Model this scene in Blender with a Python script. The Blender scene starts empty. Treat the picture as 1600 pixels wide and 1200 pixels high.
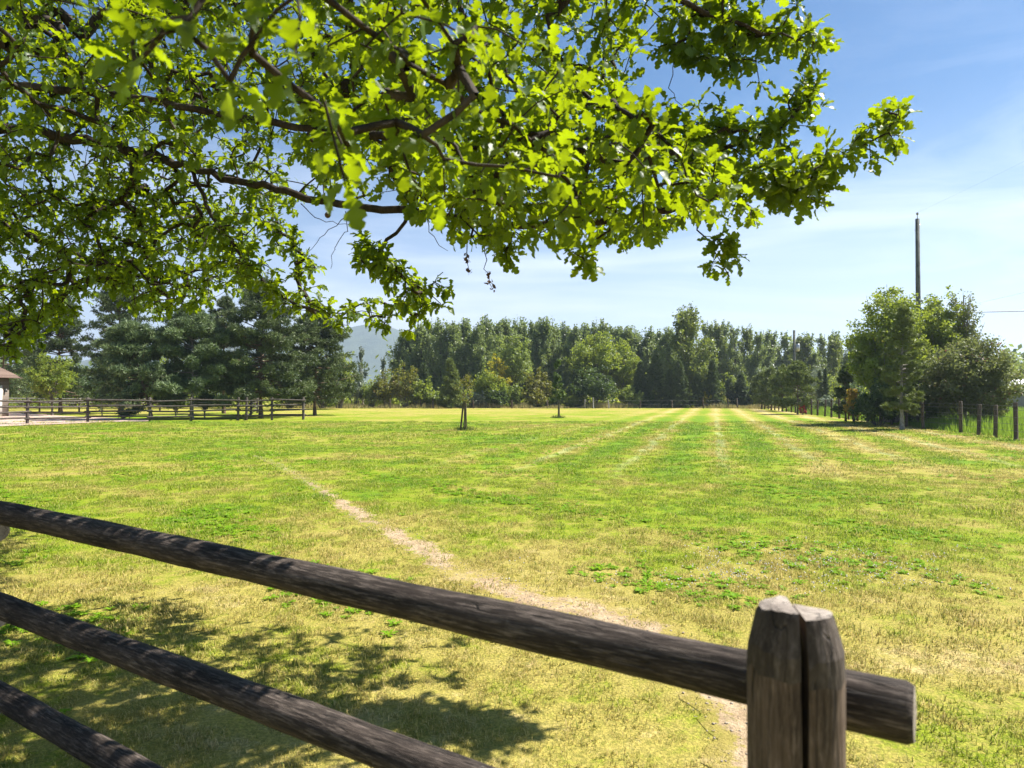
import bpy, math, random
import numpy as np
from mathutils import Vector, Matrix

R = math.radians
S = bpy.context.scene
COL = S.collection
PI = math.pi

# ------------------------------------------------------------------ camera, sky, sun, exposure
FPX = 1066.7            # focal length in pixels of the 1600 px wide photograph
CAMZ = 1.65
PITCH = math.atan(17 / FPX)
cd = bpy.data.cameras.new('camera'); cam = bpy.data.objects.new('camera', cd); COL.objects.link(cam)
cam.location = (0, 0, CAMZ); cam.rotation_euler = (PI / 2 + PITCH, 0, 0)
cd.sensor_width = 36; cd.lens = 24; cd.clip_start = 0.05; cd.clip_end = 20000
cd.dof.use_dof = True; cd.dof.focus_distance = 14.0; cd.dof.aperture_fstop = 4.6
S.camera = cam

SUN_AZ, SUN_EL = 72.0, 54.0      # azimuth is measured from the view direction (+Y) towards the right (+X)
w = bpy.data.worlds.new('World'); S.world = w; w.use_nodes = True
wt = w.node_tree; wt.nodes.clear()
def wn(t): return wt.nodes.new(t)
bg = wn('ShaderNodeBackground'); out = wn('ShaderNodeOutputWorld'); sky = wn('ShaderNodeTexSky')
sky.sky_type = 'NISHITA'; sky.sun_disc = False; sky.sun_elevation = R(SUN_EL); sky.sun_rotation = R(SUN_AZ)
sky.altitude = 400; sky.air_density = 1.0; sky.dust_density = 0.2; sky.ozone_density = 4.0
hs = wn('ShaderNodeHueSaturation'); hs.inputs['Saturation'].default_value = 2.0; hs.inputs['Value'].default_value = 0.82
tc = wn('ShaderNodeTexCoord'); sx = wn('ShaderNodeSeparateXYZ'); mp = wn('ShaderNodeMapping')
mp.inputs['Scale'].default_value = (0.9, 1.3, 6.0); mp.inputs['Rotation'].default_value = (R(-9), R(10), R(20))
nz = wn('ShaderNodeTexNoise'); nz.inputs['Scale'].default_value = 1.7; nz.inputs['Detail'].default_value = 7; nz.inputs['Roughness'].default_value = 0.55
nz.inputs['Distortion'].default_value = 0.7
cr = wn('ShaderNodeMapRange'); cr.inputs['From Min'].default_value = 0.46; cr.inputs['From Max'].default_value = 0.80
cr.inputs['To Max'].default_value = 0.75
el = wn('ShaderNodeMapRange'); el.inputs['From Min'].default_value = 0.52; el.inputs['From Max'].default_value = 0.22
mm = wn('ShaderNodeMath'); mm.operation = 'MULTIPLY'
mx = wn('ShaderNodeMix'); mx.data_type = 'RGBA'
wl = wt.links.new
wl(tc.outputs['Generated'], mp.inputs['Vector']); wl(mp.outputs[0], nz.inputs['Vector']); wl(nz.outputs['Fac'], cr.inputs['Value'])
wl(tc.outputs['Generated'], sx.inputs[0]); wl(sx.outputs['Z'], el.inputs['Value'])
vl = wn('ShaderNodeMapRange'); vl.interpolation_type = 'SMOOTHSTEP'; vl.inputs['From Min'].default_value = 0.40; vl.inputs['From Max'].default_value = -0.02; vl.inputs['To Max'].default_value = 0.86
wl(sx.outputs['Z'], vl.inputs['Value']); mv = wn('ShaderNodeMath'); mv.operation = 'MAXIMUM'
wl(cr.outputs[0], mm.inputs[0]); wl(el.outputs[0], mm.inputs[1]); ad = wn('ShaderNodeMath'); ad.operation = 'ADD'; ad.use_clamp = True
wl(mm.outputs[0], ad.inputs[0]); wl(vl.outputs[0], ad.inputs[1]); wl(ad.outputs[0], mx.inputs['Factor'])
wl(sky.outputs[0], hs.inputs['Color']); wl(hs.outputs[0], mx.inputs[6]); mx.inputs[7].default_value = (7.4, 8.2, 10.0, 1)
wl(mx.outputs[2], bg.inputs['Color']); bg.inputs['Strength'].default_value = 0.05
wl(bg.outputs[0], out.inputs['Surface'])

sl = bpy.data.lights.new('sun', 'SUN'); sl.energy = 4.8; sl.angle = R(0.5); sl.color = (1.0, 0.955, 0.88)
so = bpy.data.objects.new('sun', sl); COL.objects.link(so)
sdir = Vector((math.sin(R(SUN_AZ)) * math.cos(R(SUN_EL)), math.cos(R(SUN_AZ)) * math.cos(R(SUN_EL)), math.sin(R(SUN_EL))))
so.rotation_euler = sdir.to_track_quat('Z', 'Y').to_euler(); so.location = (20, 10, 40)

vs = S.view_settings
vs.view_transform = 'Standard'; vs.look = 'None'; vs.gamma = 1; vs.use_curve_mapping = False; vs.exposure = 1.45
S.render.resolution_x = 1024; S.render.resolution_y = 768
S.render.engine = 'CYCLES'
S.cycles.max_bounces = 8; S.cycles.transmission_bounces = 5; S.cycles.volume_bounces = 0

# ------------------------------------------------------------------ helpers
ct, st_ = math.cos(PITCH), math.sin(PITCH)
def P(px, py, Y):
    """world point seen at pixel (px,py) of the photograph at depth Y"""
    a = (px - 800) / FPX; b = (600 - py) / FPX
    d = np.array([a, ct - b * st_, st_ + b * ct]); k = Y / d[1]
    return np.array([d[0] * k, Y, CAMZ + d[2] * k])
def G(px, py):
    a = (px - 800) / FPX; b = (600 - py) / FPX
    d = np.array([a, ct - b * st_, st_ + b * ct]); k = -CAMZ / d[2]
    return np.array([d[0] * k, d[1] * k, 0.0])
def hgt(x, y):
    x = np.asarray(x, float); y = np.asarray(y, float)
    fade = np.clip((120 - np.hypot(x, y)) / 60, 0, 1)
    return fade * (0.016 * np.sin(x * 1.3 + 0.7 * np.sin(y * 0.9)) * np.cos(y * 1.1 + 1) + 0.012 * np.sin(0.45 * x + 0.3 * y))

def props(o, label=None, cat=None, group=None, kind=None):
    if label: o['label'] = label
    if cat: o['category'] = cat
    if group: o['group'] = group
    if kind: o['kind'] = kind
    return o
def link(name, data, parent=None, loc=None):
    o = bpy.data.objects.new(name, data); COL.objects.link(o)
    if parent is not None: o.parent = parent
    if loc is not None: o.location = [float(c) for c in loc]
    return o
def thing(name, label, cat, loc=(0, 0, 0), group=None):
    o = link(name, None, None, loc); o.empty_display_size = 0.3
    return props(o, label, cat, group)
def npmesh(name, V, F, mat=None, rnd=None, smooth=False):
    """V (n,3), F (m,k) -> mesh"""
    me = bpy.data.meshes.new(name)
    V = np.ascontiguousarray(V, np.float32); F = np.ascontiguousarray(F, np.int32)
    m, k = F.shape
    me.vertices.add(len(V)); me.vertices.foreach_set('co', V.ravel())
    me.loops.add(m * k); me.loops.foreach_set('vertex_index', F.ravel())
    me.polygons.add(m); me.polygons.foreach_set('loop_start', np.arange(0, m * k, k, dtype=np.int32))
    if smooth: me.polygons.foreach_set('use_smooth', np.ones(m, bool))
    me.update(calc_edges=True)
    if rnd is not None:
        a = me.attributes.new('rnd', 'FLOAT', 'FACE'); a.data.foreach_set('value', np.ascontiguousarray(rnd, np.float32))
    if mat: me.materials.append(mat)
    return me
def tube(pts, rad, n=6, cap=True, closed_ends=True):
    """tube along pts -> V, F(quads)"""
    pts = np.asarray(pts, float); rad = np.broadcast_to(np.asarray(rad, float), (len(pts),))
    t = np.gradient(pts, axis=0); t /= np.linalg.norm(t, axis=1)[:, None] + 1e-9
    ref = np.array([0, 0, 1.0]) if abs(t[0][2]) < 0.8 else np.array([1.0, 0, 0])
    u = np.cross(t, ref); u /= np.linalg.norm(u, axis=1)[:, None] + 1e-9
    v = np.cross(u, t)
    a = np.arange(n) * 2 * PI / n
    V = pts[:, None, :] + rad[:, None, None] * (np.cos(a)[None, :, None] * u[:, None, :] + np.sin(a)[None, :, None] * v[:, None, :])
    V = V.reshape(-1, 3); F = []
    m = len(pts)
    for i in range(m - 1):
        for j in range(n):
            j2 = (j + 1) % n
            F.append((i * n + j, i * n + j2, (i + 1) * n + j2, (i + 1) * n + j))
    F = np.array(F)
    if cap:
        V = np.vstack([V, pts[:1], pts[-1:]]); c0, c1 = m * n, m * n + 1
        E = []
        for j in range(0, n, 1):
            j2 = (j + 1) % n
            E.append((c0, j2, j, j)); E.append((c1, (m - 1) * n + j, (m - 1) * n + j2, (m - 1) * n + j2))
        E = [(a_, b_, c_, c_) for a_, b_, c_, _ in E]
        return V, F, np.array([(a_, b_, c_) for a_, b_, c_, _ in E])
    return V, F, None
def join(parts):
    Vs, Fs, o = [], [], 0
    for V, F in parts:
        Vs.append(V); Fs.append(F + o); o += len(V)
    return np.vstack(Vs), np.vstack(Fs)
def quads2tris(F):
    return np.vstack([F[:, [0, 1, 2]], F[:, [0, 2, 3]]])
def tube_tri(pts, rad, n=6, cap=True):
    V, F, C = tube(pts, rad, n, cap)
    T = quads2tris(F)
    if cap: T = np.vstack([T, C])
    return V, T
def box_tri(x0, x1, y0, y1, z0, z1):
    V = np.array([(x, y, z) for z in (z0, z1) for y in (y0, y1) for x in (x0, x1)], float)
    Q = np.array([(0, 2, 3, 1), (4, 5, 7, 6), (0, 1, 5, 4), (2, 6, 7, 3), (0, 4, 6, 2), (1, 3, 7, 5)])
    return V, quads2tris(Q)

# ------------------------------------------------------------------ materials
class NT:
    def __init__(s, tree): s.t = tree
    def n(s, typ, **kw):
        nd = s.t.nodes.new(typ)
        for k, v in kw.items():
            if hasattr(nd, k): setattr(nd, k, v)
            else: nd.inputs[k.replace('_', ' ')].default_value = v
        return nd
    def l(s, a, b): s.t.links.new(a, b)
    def put(s, sock, v):
        if isinstance(v, (int, float)): sock.default_value = v
        elif isinstance(v, tuple): sock.default_value = v if len(v) == 4 or sock.type == 'VECTOR' else (*v, 1)
        else: s.l(v, sock)
    def math(s, op, a, b=0.0, c=None, clamp=False):
        nd = s.t.nodes.new('ShaderNodeMath'); nd.operation = op; nd.use_clamp = clamp
        s.put(nd.inputs[0], a); s.put(nd.inputs[1], b)
        if c is not None: s.put(nd.inputs[2], c)
        return nd.outputs[0]
    def mix(s, f, a, b, mode='MIX'):
        nd = s.t.nodes.new('ShaderNodeMix'); nd.data_type = 'RGBA'; nd.blend_type = mode
        s.put(nd.inputs[0], f); s.put(nd.inputs[6], a); s.put(nd.inputs[7], b)
        return nd.outputs[2]
    def noise(s, vec, scale, detail=3, rough=0.55, dist=0.0):
        nd = s.t.nodes.new('ShaderNodeTexNoise'); nd.inputs['Scale'].default_value = scale
        nd.inputs['Detail'].default_value = detail; nd.inputs['Roughness'].default_value = rough; nd.inputs['Distortion'].default_value = dist
        if vec is not None: s.l(vec, nd.inputs['Vector'])
        return nd.outputs['Fac']
    def ramp(s, v, a, b, lo=0.0, hi=1.0):
        nd = s.t.nodes.new('ShaderNodeMapRange'); nd.interpolation_type = 'SMOOTHSTEP'
        s.put(nd.inputs[0], v); nd.inputs[1].default_value = a; nd.inputs[2].default_value = b
        nd.inputs[3].default_value = lo; nd.inputs[4].default_value = hi
        return nd.outputs[0]
    def scalevec(s, vec, sc, rot=(0, 0, 0)):
        nd = s.t.nodes.new('ShaderNodeMapping'); s.l(vec, nd.inputs[0]); nd.inputs['Scale'].default_value = sc; nd.inputs['Rotation'].default_value = rot
        return nd.outputs[0]
def newmat(name):
    m = bpy.data.materials.new(name); m.use_nodes = True; m.node_tree.nodes.clear()
    return m, NT(m.node_tree)
def finish(q, shader):
    o = q.n('ShaderNodeOutputMaterial'); q.l(shader, o.inputs['Surface'])
def principled(q, col, rough=0.8, bump=None, bstr=0.3, bdist=0.01, spec=0.3, metal=0.0):
    b = q.n('ShaderNodeBsdfPrincipled'); q.put(b.inputs['Base Color'], col)
    q.put(b.inputs['Roughness'], rough); b.inputs['Specular IOR Level'].default_value = spec; b.inputs['Metallic'].default_value = metal
    if bump is not None:
        bp = q.n('ShaderNodeBump'); bp.inputs['Strength'].default_value = bstr; bp.inputs['Distance'].default_value = bdist
        q.l(bump, bp.inputs['Height']); q.l(bp.outputs[0], b.inputs['Normal'])
    return b.outputs[0]

# shared field colour, a function of place only
fg = bpy.data.node_groups.new('field_colour', 'ShaderNodeTree')
fg.interface.new_socket('Color', in_out='OUTPUT', socket_type='NodeSocketColor')
q = NT(fg)
geo = q.n('ShaderNodeNewGeometry'); pos = geo.outputs['Position']
sep = q.n('ShaderNodeSeparateXYZ'); q.l(pos, sep.inputs[0]); X, Yc = sep.outputs[0], sep.outputs[1]
flat = q.scalevec(pos, (1, 1, 0))
n_big = q.noise(q.scalevec(flat, (0.8, 1.0, 0)), 0.22, 4, 0.6, 0.6)
n_mid = q.noise(flat, 1.1, 5, 0.65, 0.4)
n_fin = q.noise(flat, 7.0, 4, 0.7)
n_vf = q.noise(flat, 34.0, 3, 0.7)
dry = q.math('ADD', q.math('MULTIPLY', n_big, 1.15), q.math('MULTIPLY', n_mid, 0.95))
dry = q.math('ADD', dry, q.math('MULTIPLY', n_fin, 0.65))
dry = q.math('ADD', dry, q.math('MULTIPLY', n_vf, 0.35))       # mean 1.55
near = q.ramp(Yc, 4.5, 11.0, 0.27, 0.0)
far = q.ramp(Yc, 40.0, 75.0, 0.0, 0.20)
right = q.math('MULTIPLY', q.ramp(q.math('SUBTRACT', X, q.math('MULTIPLY', Yc, 0.30)), 0.0, 9.0, 0.0, 0.17), q.ramp(Yc, 6.0, 18.0))
dry = q.math('ADD', q.math('ADD', dry, near), q.math('ADD', far, right))
u = q.math('SUBTRACT', X, q.math('MULTIPLY', Yc, 0.295))
wob = q.math('ADD', u, q.math('MULTIPLY', q.noise(flat, 0.35, 2), 0.7))
band = q.math('SINE', q.math('MULTIPLY', wob, 2 * PI / 2.3))
bandw = q.math('MULTIPLY', q.ramp(Yc, 11.0, 22.0), q.ramp(u, -9.0, -3.0))
dry = q.math('ADD', dry, q.math('MULTIPLY', q.math('MULTIPLY', band, bandw), 0.20))
f1 = q.ramp(dry, 1.32, 1.56); f2 = q.ramp(dry, 1.52, 1.82); f3 = q.ramp(dry, 1.84, 2.12)
c = q.mix(f1, (0.140, 0.245, 0.012, 1), (0.230, 0.290, 0.016, 1))
c = q.mix(f2, c, (0.375, 0.315, 0.085, 1))
c = q.mix(f3, c, (0.52, 0.41, 0.20, 1))
# pale lines of dry cuttings left between the mower's passes
crest = q.ramp(band, 0.86, 1.0)
cutn = q.ramp(q.noise(q.scalevec(flat, (1.6, 0.35, 0), (0, 0, R(16))), 1.1, 5, 0.75), 0.43, 0.56)
cut = q.math('MULTIPLY', q.math('MULTIPLY', crest, cutn), q.math('MULTIPLY', bandw, q.ramp(Yc, 60.0, 40.0, 0.3, 0.68)))
c = q.mix(cut, c, (0.42, 0.46, 0.22, 1))
go = q.n('NodeGroupOutput'); q.l(c, go.inputs[0])
def field_color(q):
    g = q.n('ShaderNodeGroup'); g.node_tree = fg; return g.outputs[0]

M = {}
m, q = newmat('lawn_ground'); c = field_color(q)
geo = q.n('ShaderNodeNewGeometry'); fine = q.noise(geo.outputs['Position'], 60, 3, 0.8); f2_ = q.noise(geo.outputs['Position'], 9, 5, 0.75)
c2 = q.mix(q.ramp(fine, 0.35, 0.7), q.mix(1.0, c, (0.55, 0.60, 0.5, 1), 'MULTIPLY'), q.mix(1.0, c, (1.25, 1.2, 1.1, 1), 'MULTIPLY'))
finish(q, principled(q, c2, 0.9, q.math('ADD', fine, f2_), 0.7, 0.03, 0.1)); M['lawn'] = m

m, q = newmat('grass_blade'); c = field_color(q)
geo = q.n('ShaderNodeNewGeometry'); v = q.noise(geo.outputs['Position'], 55, 2, 0.6)
at = q.n('ShaderNodeAttribute'); at.attribute_name = 'rnd'
c = q.mix(at.outputs['Fac'], q.mix(1.0, c, (0.45, 0.66, 0.45, 1), 'MULTIPLY'), q.mix(1.0, c, (1.75, 1.6, 1.9, 1), 'MULTIPLY'))
c = q.mix(q.ramp(q.math('ADD', at.outputs['Fac'], q.math('MULTIPLY', v, 0.5)), 0.98, 1.12, 0, 0.6), c, (0.62, 0.50, 0.24, 1))
b1 = principled(q, c, 0.6, spec=0.15); tr = q.n('ShaderNodeBsdfTranslucent'); q.l(c, tr.inputs[0])
ms = q.n('ShaderNodeMixShader'); ms.inputs[0].default_value = 0.45; q.l(b1, ms.inputs[1]); q.l(tr.outputs[0], ms.inputs[2])
finish(q, ms.outputs[0]); M['blade'] = m

def leafmat(name, a, b, ta, trans=0.45, rough=0.5, spec=0.3, c3=None, objrand=False, tv=0.75):
    m, q = newmat(name)
    at = q.n('ShaderNodeAttribute'); at.attribute_name = 'rnd'; f = at.outputs['Fac']
    if objrand:
        oi = q.n('ShaderNodeObjectInfo'); f = q.math('FRACT', q.math('ADD', f, oi.outputs['Random']))
    c = q.mix(f, (*a, 1), (*b, 1))
    if c3: c = q.mix(q.ramp(f, 0.86, 0.97), c, (*c3, 1))
    bs = principled(q, c, rough, spec=spec)
    tr = q.n('ShaderNodeBsdfTranslucent'); t = q.mix(f, (*ta, 1), tuple(x * tv for x in ta) + (1,))
    if c3: t = q.mix(q.ramp(f, 0.86, 0.97), t, (*c3, 1))
    q.l(t, tr.inputs[0])
    ms = q.n('ShaderNodeMixShader'); ms.inputs[0].default_value = trans; q.l(bs, ms.inputs[1]); q.l(tr.outputs[0], ms.inputs[2])
    finish(q, ms.outputs[0]); return m
M['oak'] = leafmat('oak_leaf', (0.014, 0.046, 0.010), (0.085, 0.150, 0.014), (0.42, 0.54, 0.006), 0.47, 0.45, 0.32, objrand=True, tv=0.58)
M['poplar'] = leafmat('poplar_leaf', (0.085, 0.135, 0.045), (0.25, 0.30, 0.10), (0.32, 0.40, 0.09), 0.42, 0.45, 0.5)
M['poplar2'] = leafmat('cottonwood_leaf', (0.08, 0.13, 0.03), (0.19, 0.23, 0.05), (0.30, 0.36, 0.05), 0.42, 0.45, 0.5, (0.24, 0.22, 0.04))
M['maple'] = leafmat('maple_leaf', (0.085, 0.14, 0.025), (0.25, 0.30, 0.05), (0.40, 0.48, 0.045), 0.45, 0.5, 0.3, (0.30, 0.27, 0.04))
M['maple2'] = leafmat('light_leaf', (0.13, 0.19, 0.05), (0.26, 0.31, 0.085), (0.36, 0.44, 0.07), 0.45, 0.5, 0.35)
M['olive'] = leafmat('olive_shrub_leaf', (0.10, 0.12, 0.022), (0.20, 0.19, 0.035), (0.30, 0.30, 0.03), 0.4, 0.5, 0.3, (0.28, 0.16, 0.06))
M['yellow'] = leafmat('yellow_leaf', (0.30, 0.28, 0.03), (0.50, 0.42, 0.04), (0.55, 0.50, 0.03), 0.4, 0.5, 0.3)
M['orange'] = leafmat('turning_leaf', (0.35, 0.30, 0.04), (0.50, 0.24, 0.05), (0.60, 0.45, 0.04), 0.4, 0.5, 0.3, (0.13, 0.2, 0.03))
M['silver'] = leafmat('silver_leaf', (0.14, 0.18, 0.12), (0.27, 0.30, 0.21), (0.24, 0.30, 0.15), 0.3, 0.45, 0.5)
M['apple'] = leafmat('apple_leaf', (0.07, 0.10, 0.035), (0.20, 0.21, 0.10), (0.28, 0.32, 0.08), 0.38, 0.55, 0.25, (0.22, 0.10, 0.07))
M['darkgreen'] = leafmat('dark_leaf', (0.035, 0.065, 0.018), (0.085, 0.13, 0.035), (0.16, 0.24, 0.04), 0.35, 0.5, 0.35)
M['red'] = leafmat('red_leaf', (0.45, 0.05, 0.03), (0.60, 0.10, 0.05), (0.6, 0.08, 0.04), 0.3, 0.5, 0.3)
M['spruce'] = leafmat('spruce_needle', (0.035, 0.062, 0.022), (0.14, 0.18, 0.06), (0.12, 0.17, 0.045), 0.25, 0.55, 0.3)
M['pine'] = leafmat('pine_needle', (0.030, 0.052, 0.024), (0.175, 0.22, 0.072), (0.16, 0.22, 0.06), 0.14, 0.5, 0.4)
M['bluepine'] = leafmat('blue_pine_needle', (0.045, 0.078, 0.040), (0.23, 0.295, 0.12), (0.20, 0.28, 0.10), 0.14, 0.5, 0.4)
M['warmpine'] = leafmat('warm_pine_needle', (0.07, 0.11, 0.025), (0.25, 0.29, 0.065), (0.22, 0.27, 0.05), 0.22, 0.5, 0.35)
M['crop'] = leafmat('crop_blade', (0.15, 0.27, 0.04), (0.24, 0.36, 0.06), (0.32, 0.46, 0.05), 0.4, 0.5, 0.3)
M['drygrass'] = leafmat('dry_grass_blade', (0.30, 0.26, 0.10), (0.45, 0.38, 0.18), (0.4, 0.35, 0.14), 0.3, 0.6, 0.2, (0.12, 0.18, 0.03))
M['weed'] = leafmat('weed_leaf', (0.13, 0.27, 0.010), (0.22, 0.38, 0.015), (0.34, 0.52, 0.02), 0.4, 0.6, 0.12)
M['petal'] = leafmat('clover_petal', (0.6, 0.56, 0.5), (0.75, 0.7, 0.65), (0.6, 0.6, 0.5), 0.2)

def barkmat(name, a, b, sc=14, stretch=0.25, bd=0.02, rough=0.9, lich=(0.2, 0.2, 0.17)):
    m, q = newmat(name); t = q.n('ShaderNodeTexCoord'); v = q.scalevec(t.outputs['Object'], (1, 1, stretch))
    n1 = q.noise(v, sc, 5, 0.7, 0.3); n2 = q.noise(t.outputs['Object'], sc * 0.2, 3)
    c = q.mix(q.ramp(n1, 0.35, 0.65), (*a, 1), (*b, 1)); c = q.mix(q.ramp(n2, 0.4, 0.7, 0, 0.35), c, (*lich, 1))
    finish(q, principled(q, c, rough, n1, 0.8, bd, 0.2)); return m
M['bark'] = barkmat('oak_bark', (0.016, 0.011, 0.008), (0.055, 0.040, 0.030), 18, lich=(0.07, 0.065, 0.055))
M['pinebark'] = barkmat('pine_bark', (0.07, 0.045, 0.03), (0.22, 0.14, 0.09), 10)
M['greybark'] = barkmat('grey_bark', (0.14, 0.12, 0.10), (0.36, 0.33, 0.29), 12, 0.6)
M['bg_bark'] = barkmat('far_bark', (0.07, 0.06, 0.05), (0.18, 0.16, 0.13), 8)

# weathered log: grain runs along the local X axis
def logmat(name, dark, mid, light, lich=0.15, axis=(1.2, 14, 14), moss=True):
    m, q = newmat(name); t = q.n('ShaderNodeTexCoord'); o = t.outputs['Object']
    g = q.noise(q.scalevec(o, axis), 2.4, 7, 0.7, 0.4); g2 = q.noise(q.scalevec(o, tuple(a * 2.6 for a in axis)), 3.5, 5, 0.75)
    blotch = q.noise(o, 3.1, 5, 0.65); sp = q.noise(o, 46, 3, 0.7)
    c = q.mix(q.ramp(g, 0.33, 0.66), (*dark, 1), (*mid, 1)); c = q.mix(q.ramp(g2, 0.45, 0.75), c, (*light, 1))
    c = q.mix(q.ramp(blotch, 0.46, 0.66, 0, 0.7), c, q.mix(1.0, c, (0.42, 0.40, 0.40, 1), 'MULTIPLY'))
    c = q.mix(q.ramp(sp, 0.66, 0.74, 0, lich), c, (0.42, 0.40, 0.34, 1))
    # drying checks: thin dark lines along the grain
    ck = q.noise(q.scalevec(o, tuple(a * (0.5 if a < 5 else 1.5) for a in axis)), 2.0, 2, 0.4)
    ckl = q.math('ABSOLUTE', q.math('SUBTRACT', ck, 0.5)); ckm = q.ramp(ckl, 0.0, 0.012, 1, 0)
    c = q.mix(q.math('MULTIPLY', ckm, 0.75), c, (0.012, 0.010, 0.008, 1))
    h = q.math('SUBTRACT', q.math('ADD', g, q.math('MULTIPLY', g2, 0.6)), q.math('MULTIPLY', ckm, 0.8))
    finish(q, principled(q, c, 0.85, h, 0.75, 0.006, 0.25)); return m
M['rail'] = logmat('weathered_rail', (0.012, 0.009, 0.007), (0.052, 0.039, 0.031), (0.19, 0.152, 0.125))
M['post'] = logmat('weathered_post', (0.050, 0.034, 0.024), (0.150, 0.104, 0.075), (0.26, 0.195, 0.15), axis=(14, 14, 1.2))
M['posttop'] = logmat('sawn_post_top', (0.22, 0.18, 0.15), (0.34, 0.29, 0.24), (0.46, 0.40, 0.34), axis=(8, 8, 8), lich=0.05)
M['postcut'] = logmat('dark_chamfer', (0.030, 0.023, 0.018), (0.080, 0.062, 0.050), (0.16, 0.13, 0.11), axis=(9, 9, 2))  # chamfer band, darker than the post sides
M['farrail'] = logmat('grey_rail', (0.045, 0.036, 0.03), (0.11, 0.09, 0.075), (0.20, 0.17, 0.145), axis=(1, 6, 6))
M['farpost'] = logmat('dark_fence_post', (0.05, 0.038, 0.028), (0.12, 0.09, 0.065), (0.19, 0.15, 0.115), axis=(8, 8, 1))
M['greypost'] = logmat('pale_post', (0.20, 0.18, 0.16), (0.36, 0.34, 0.31), (0.5, 0.48, 0.44), axis=(8, 8, 1))
M['pole'] = logmat('utility_pole_wood', (0.075, 0.082, 0.07), (0.14, 0.15, 0.13), (0.19, 0.2, 0.18), axis=(6, 6, 0.4))

def simple(name, col, rough=0.6, metal=0.0, sc=20, var=0.25):
    m, q = newmat(name); t = q.n('ShaderNodeTexCoord'); n = q.noise(t.outputs['Object'], sc, 4)
    c = q.mix(q.ramp(n, 0.3, 0.7), tuple(x * (1 - var) for x in col) + (1,), tuple(x * (1 + var * 0.5) for x in col) + (1,))
    finish(q, principled(q, c, rough, n, 0.2, 0.005, 0.4, metal)); return m
M['metal'] = simple('galvanised_metal', (0.42, 0.44, 0.45), 0.4, 0.7)
M['wire'] = simple('wire', (0.10, 0.10, 0.10), 0.5, 0.4)
M['ceramic'] = simple('insulator', (0.25, 0.24, 0.23), 0.3)
M['white'] = simple('white_paint', (0.75, 0.74, 0.70), 0.6)
M['brown'] = simple('dead_catkin', (0.10, 0.055, 0.03), 0.9)
M['stone'] = simple('pebble', (0.40, 0.33, 0.25), 0.9)
M['hillleaf'] = leafmat('hill_conifers', (0.02, 0.04, 0.018), (0.05, 0.075, 0.03), (0.05, 0.08, 0.02), 0.1)

m, q = newmat('dirt'); geo = q.n('ShaderNodeNewGeometry'); p_ = geo.outputs['Position']
a = q.noise(p_, 5, 6, 0.7, 0.3); b = q.noise(p_, 60, 4, 0.8); d_ = q.noise(p_, 17, 5, 0.7)
c = q.mix(q.ramp(a, 0.35, 0.65), (0.38, 0.265, 0.155, 1), (0.56, 0.42, 0.265, 1)); c = q.mix(q.ramp(b, 0.50, 0.72), c, (0.22, 0.16, 0.10, 1))
c = q.mix(q.ramp(d_, 0.56, 0.68, 0, 0.7), c, (0.30, 0.27, 0.10, 1))
ea = q.n('ShaderNodeAttribute'); ea.attribute_name = 'edge'; msk = q.ramp(q.math('ADD', q.math('ADD', q.noise(p_, 2.2, 7, 0.78, 0.6), q.math('MULTIPLY', q.noise(p_, 19, 4, 0.75), 0.4)), q.math('MULTIPLY', ea.outputs['Fac'], 0.42)), 0.80, 0.92)
c = q.mix(msk, c, q.mix(1.0, field_color(q), (0.95, 0.92, 0.9, 1), 'MULTIPLY'))
finish(q, principled(q, c, 0.95, q.math('ADD', b, q.math('MULTIPLY', d_, 2)), 0.9, 0.02, 0.1)); M['dirt'] = m
m, q = newmat('gravel'); geo = q.n('ShaderNodeNewGeometry'); p_ = geo.outputs['Position']
a = q.noise(p_, 1.2, 5, 0.7); vo = q.n('ShaderNodeTexVoronoi'); vo.inputs['Scale'].default_value = 22; q.l(p_, vo.inputs['Vector'])
c = q.mix(q.ramp(a, 0.35, 0.65), (0.34, 0.25, 0.19, 1), (0.50, 0.39, 0.31, 1)); c = q.mix(0.5, c, q.mix(1.0, c, vo.outputs['Color'], 'OVERLAY'))
finish(q, principled(q, c, 0.9, vo.outputs['Distance'], 0.6, 0.02, 0.1)); M['gravel'] = m
m, q = newmat('shingles'); t = q.n('ShaderNodeTexCoord'); br = q.n('ShaderNodeTexBrick'); q.l(q.scalevec(t.outputs['Object'], (1, 1, 1), (R(90), 0, 0)), br.inputs['Vector'])
br.inputs['Scale'].default_value = 3.0; br.inputs['Color1'].default_value = (0.14, 0.095, 0.075, 1); br.inputs['Color2'].default_value = (0.20, 0.14, 0.11, 1); br.inputs['Mortar'].default_value = (0.07, 0.05, 0.04, 1)
finish(q, principled(q, br.outputs['Color'], 0.9, br.outputs['Fac'], 0.4, 0.02, 0.1)); M['shingle'] = m
m, q = newmat('brick_wall'); t = q.n('ShaderNodeTexCoord'); br = q.n('ShaderNodeTexBrick'); q.l(q.scalevec(t.outputs['Object'], (1, 1, 1), (R(90), 0, 0)), br.inputs['Vector'])
br.inputs['Scale'].default_value = 4.5; br.inputs['Color1'].default_value = (0.16, 0.11, 0.085, 1); br.inputs['Color2'].default_value = (0.24, 0.17, 0.13, 1); br.inputs['Mortar'].default_value = (0.28, 0.25, 0.22, 1)
finish(q, principled(q, br.outputs['Color'], 0.9, br.outputs['Fac'], 0.4, 0.01, 0.1)); M['brick'] = m
M['greywall'] = simple('grey_siding', (0.30, 0.29, 0.28), 0.8); M['whiteroof'] = simple('pale_metal_roof', (0.62, 0.61, 0.60), 0.45, 0.2)
m, q = newmat('hill_forest'); geo = q.n('ShaderNodeNewGeometry'); n = q.noise(geo.outputs['Position'], 0.02, 6, 0.75); n2 = q.noise(geo.outputs['Position'], 0.004, 3)
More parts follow.
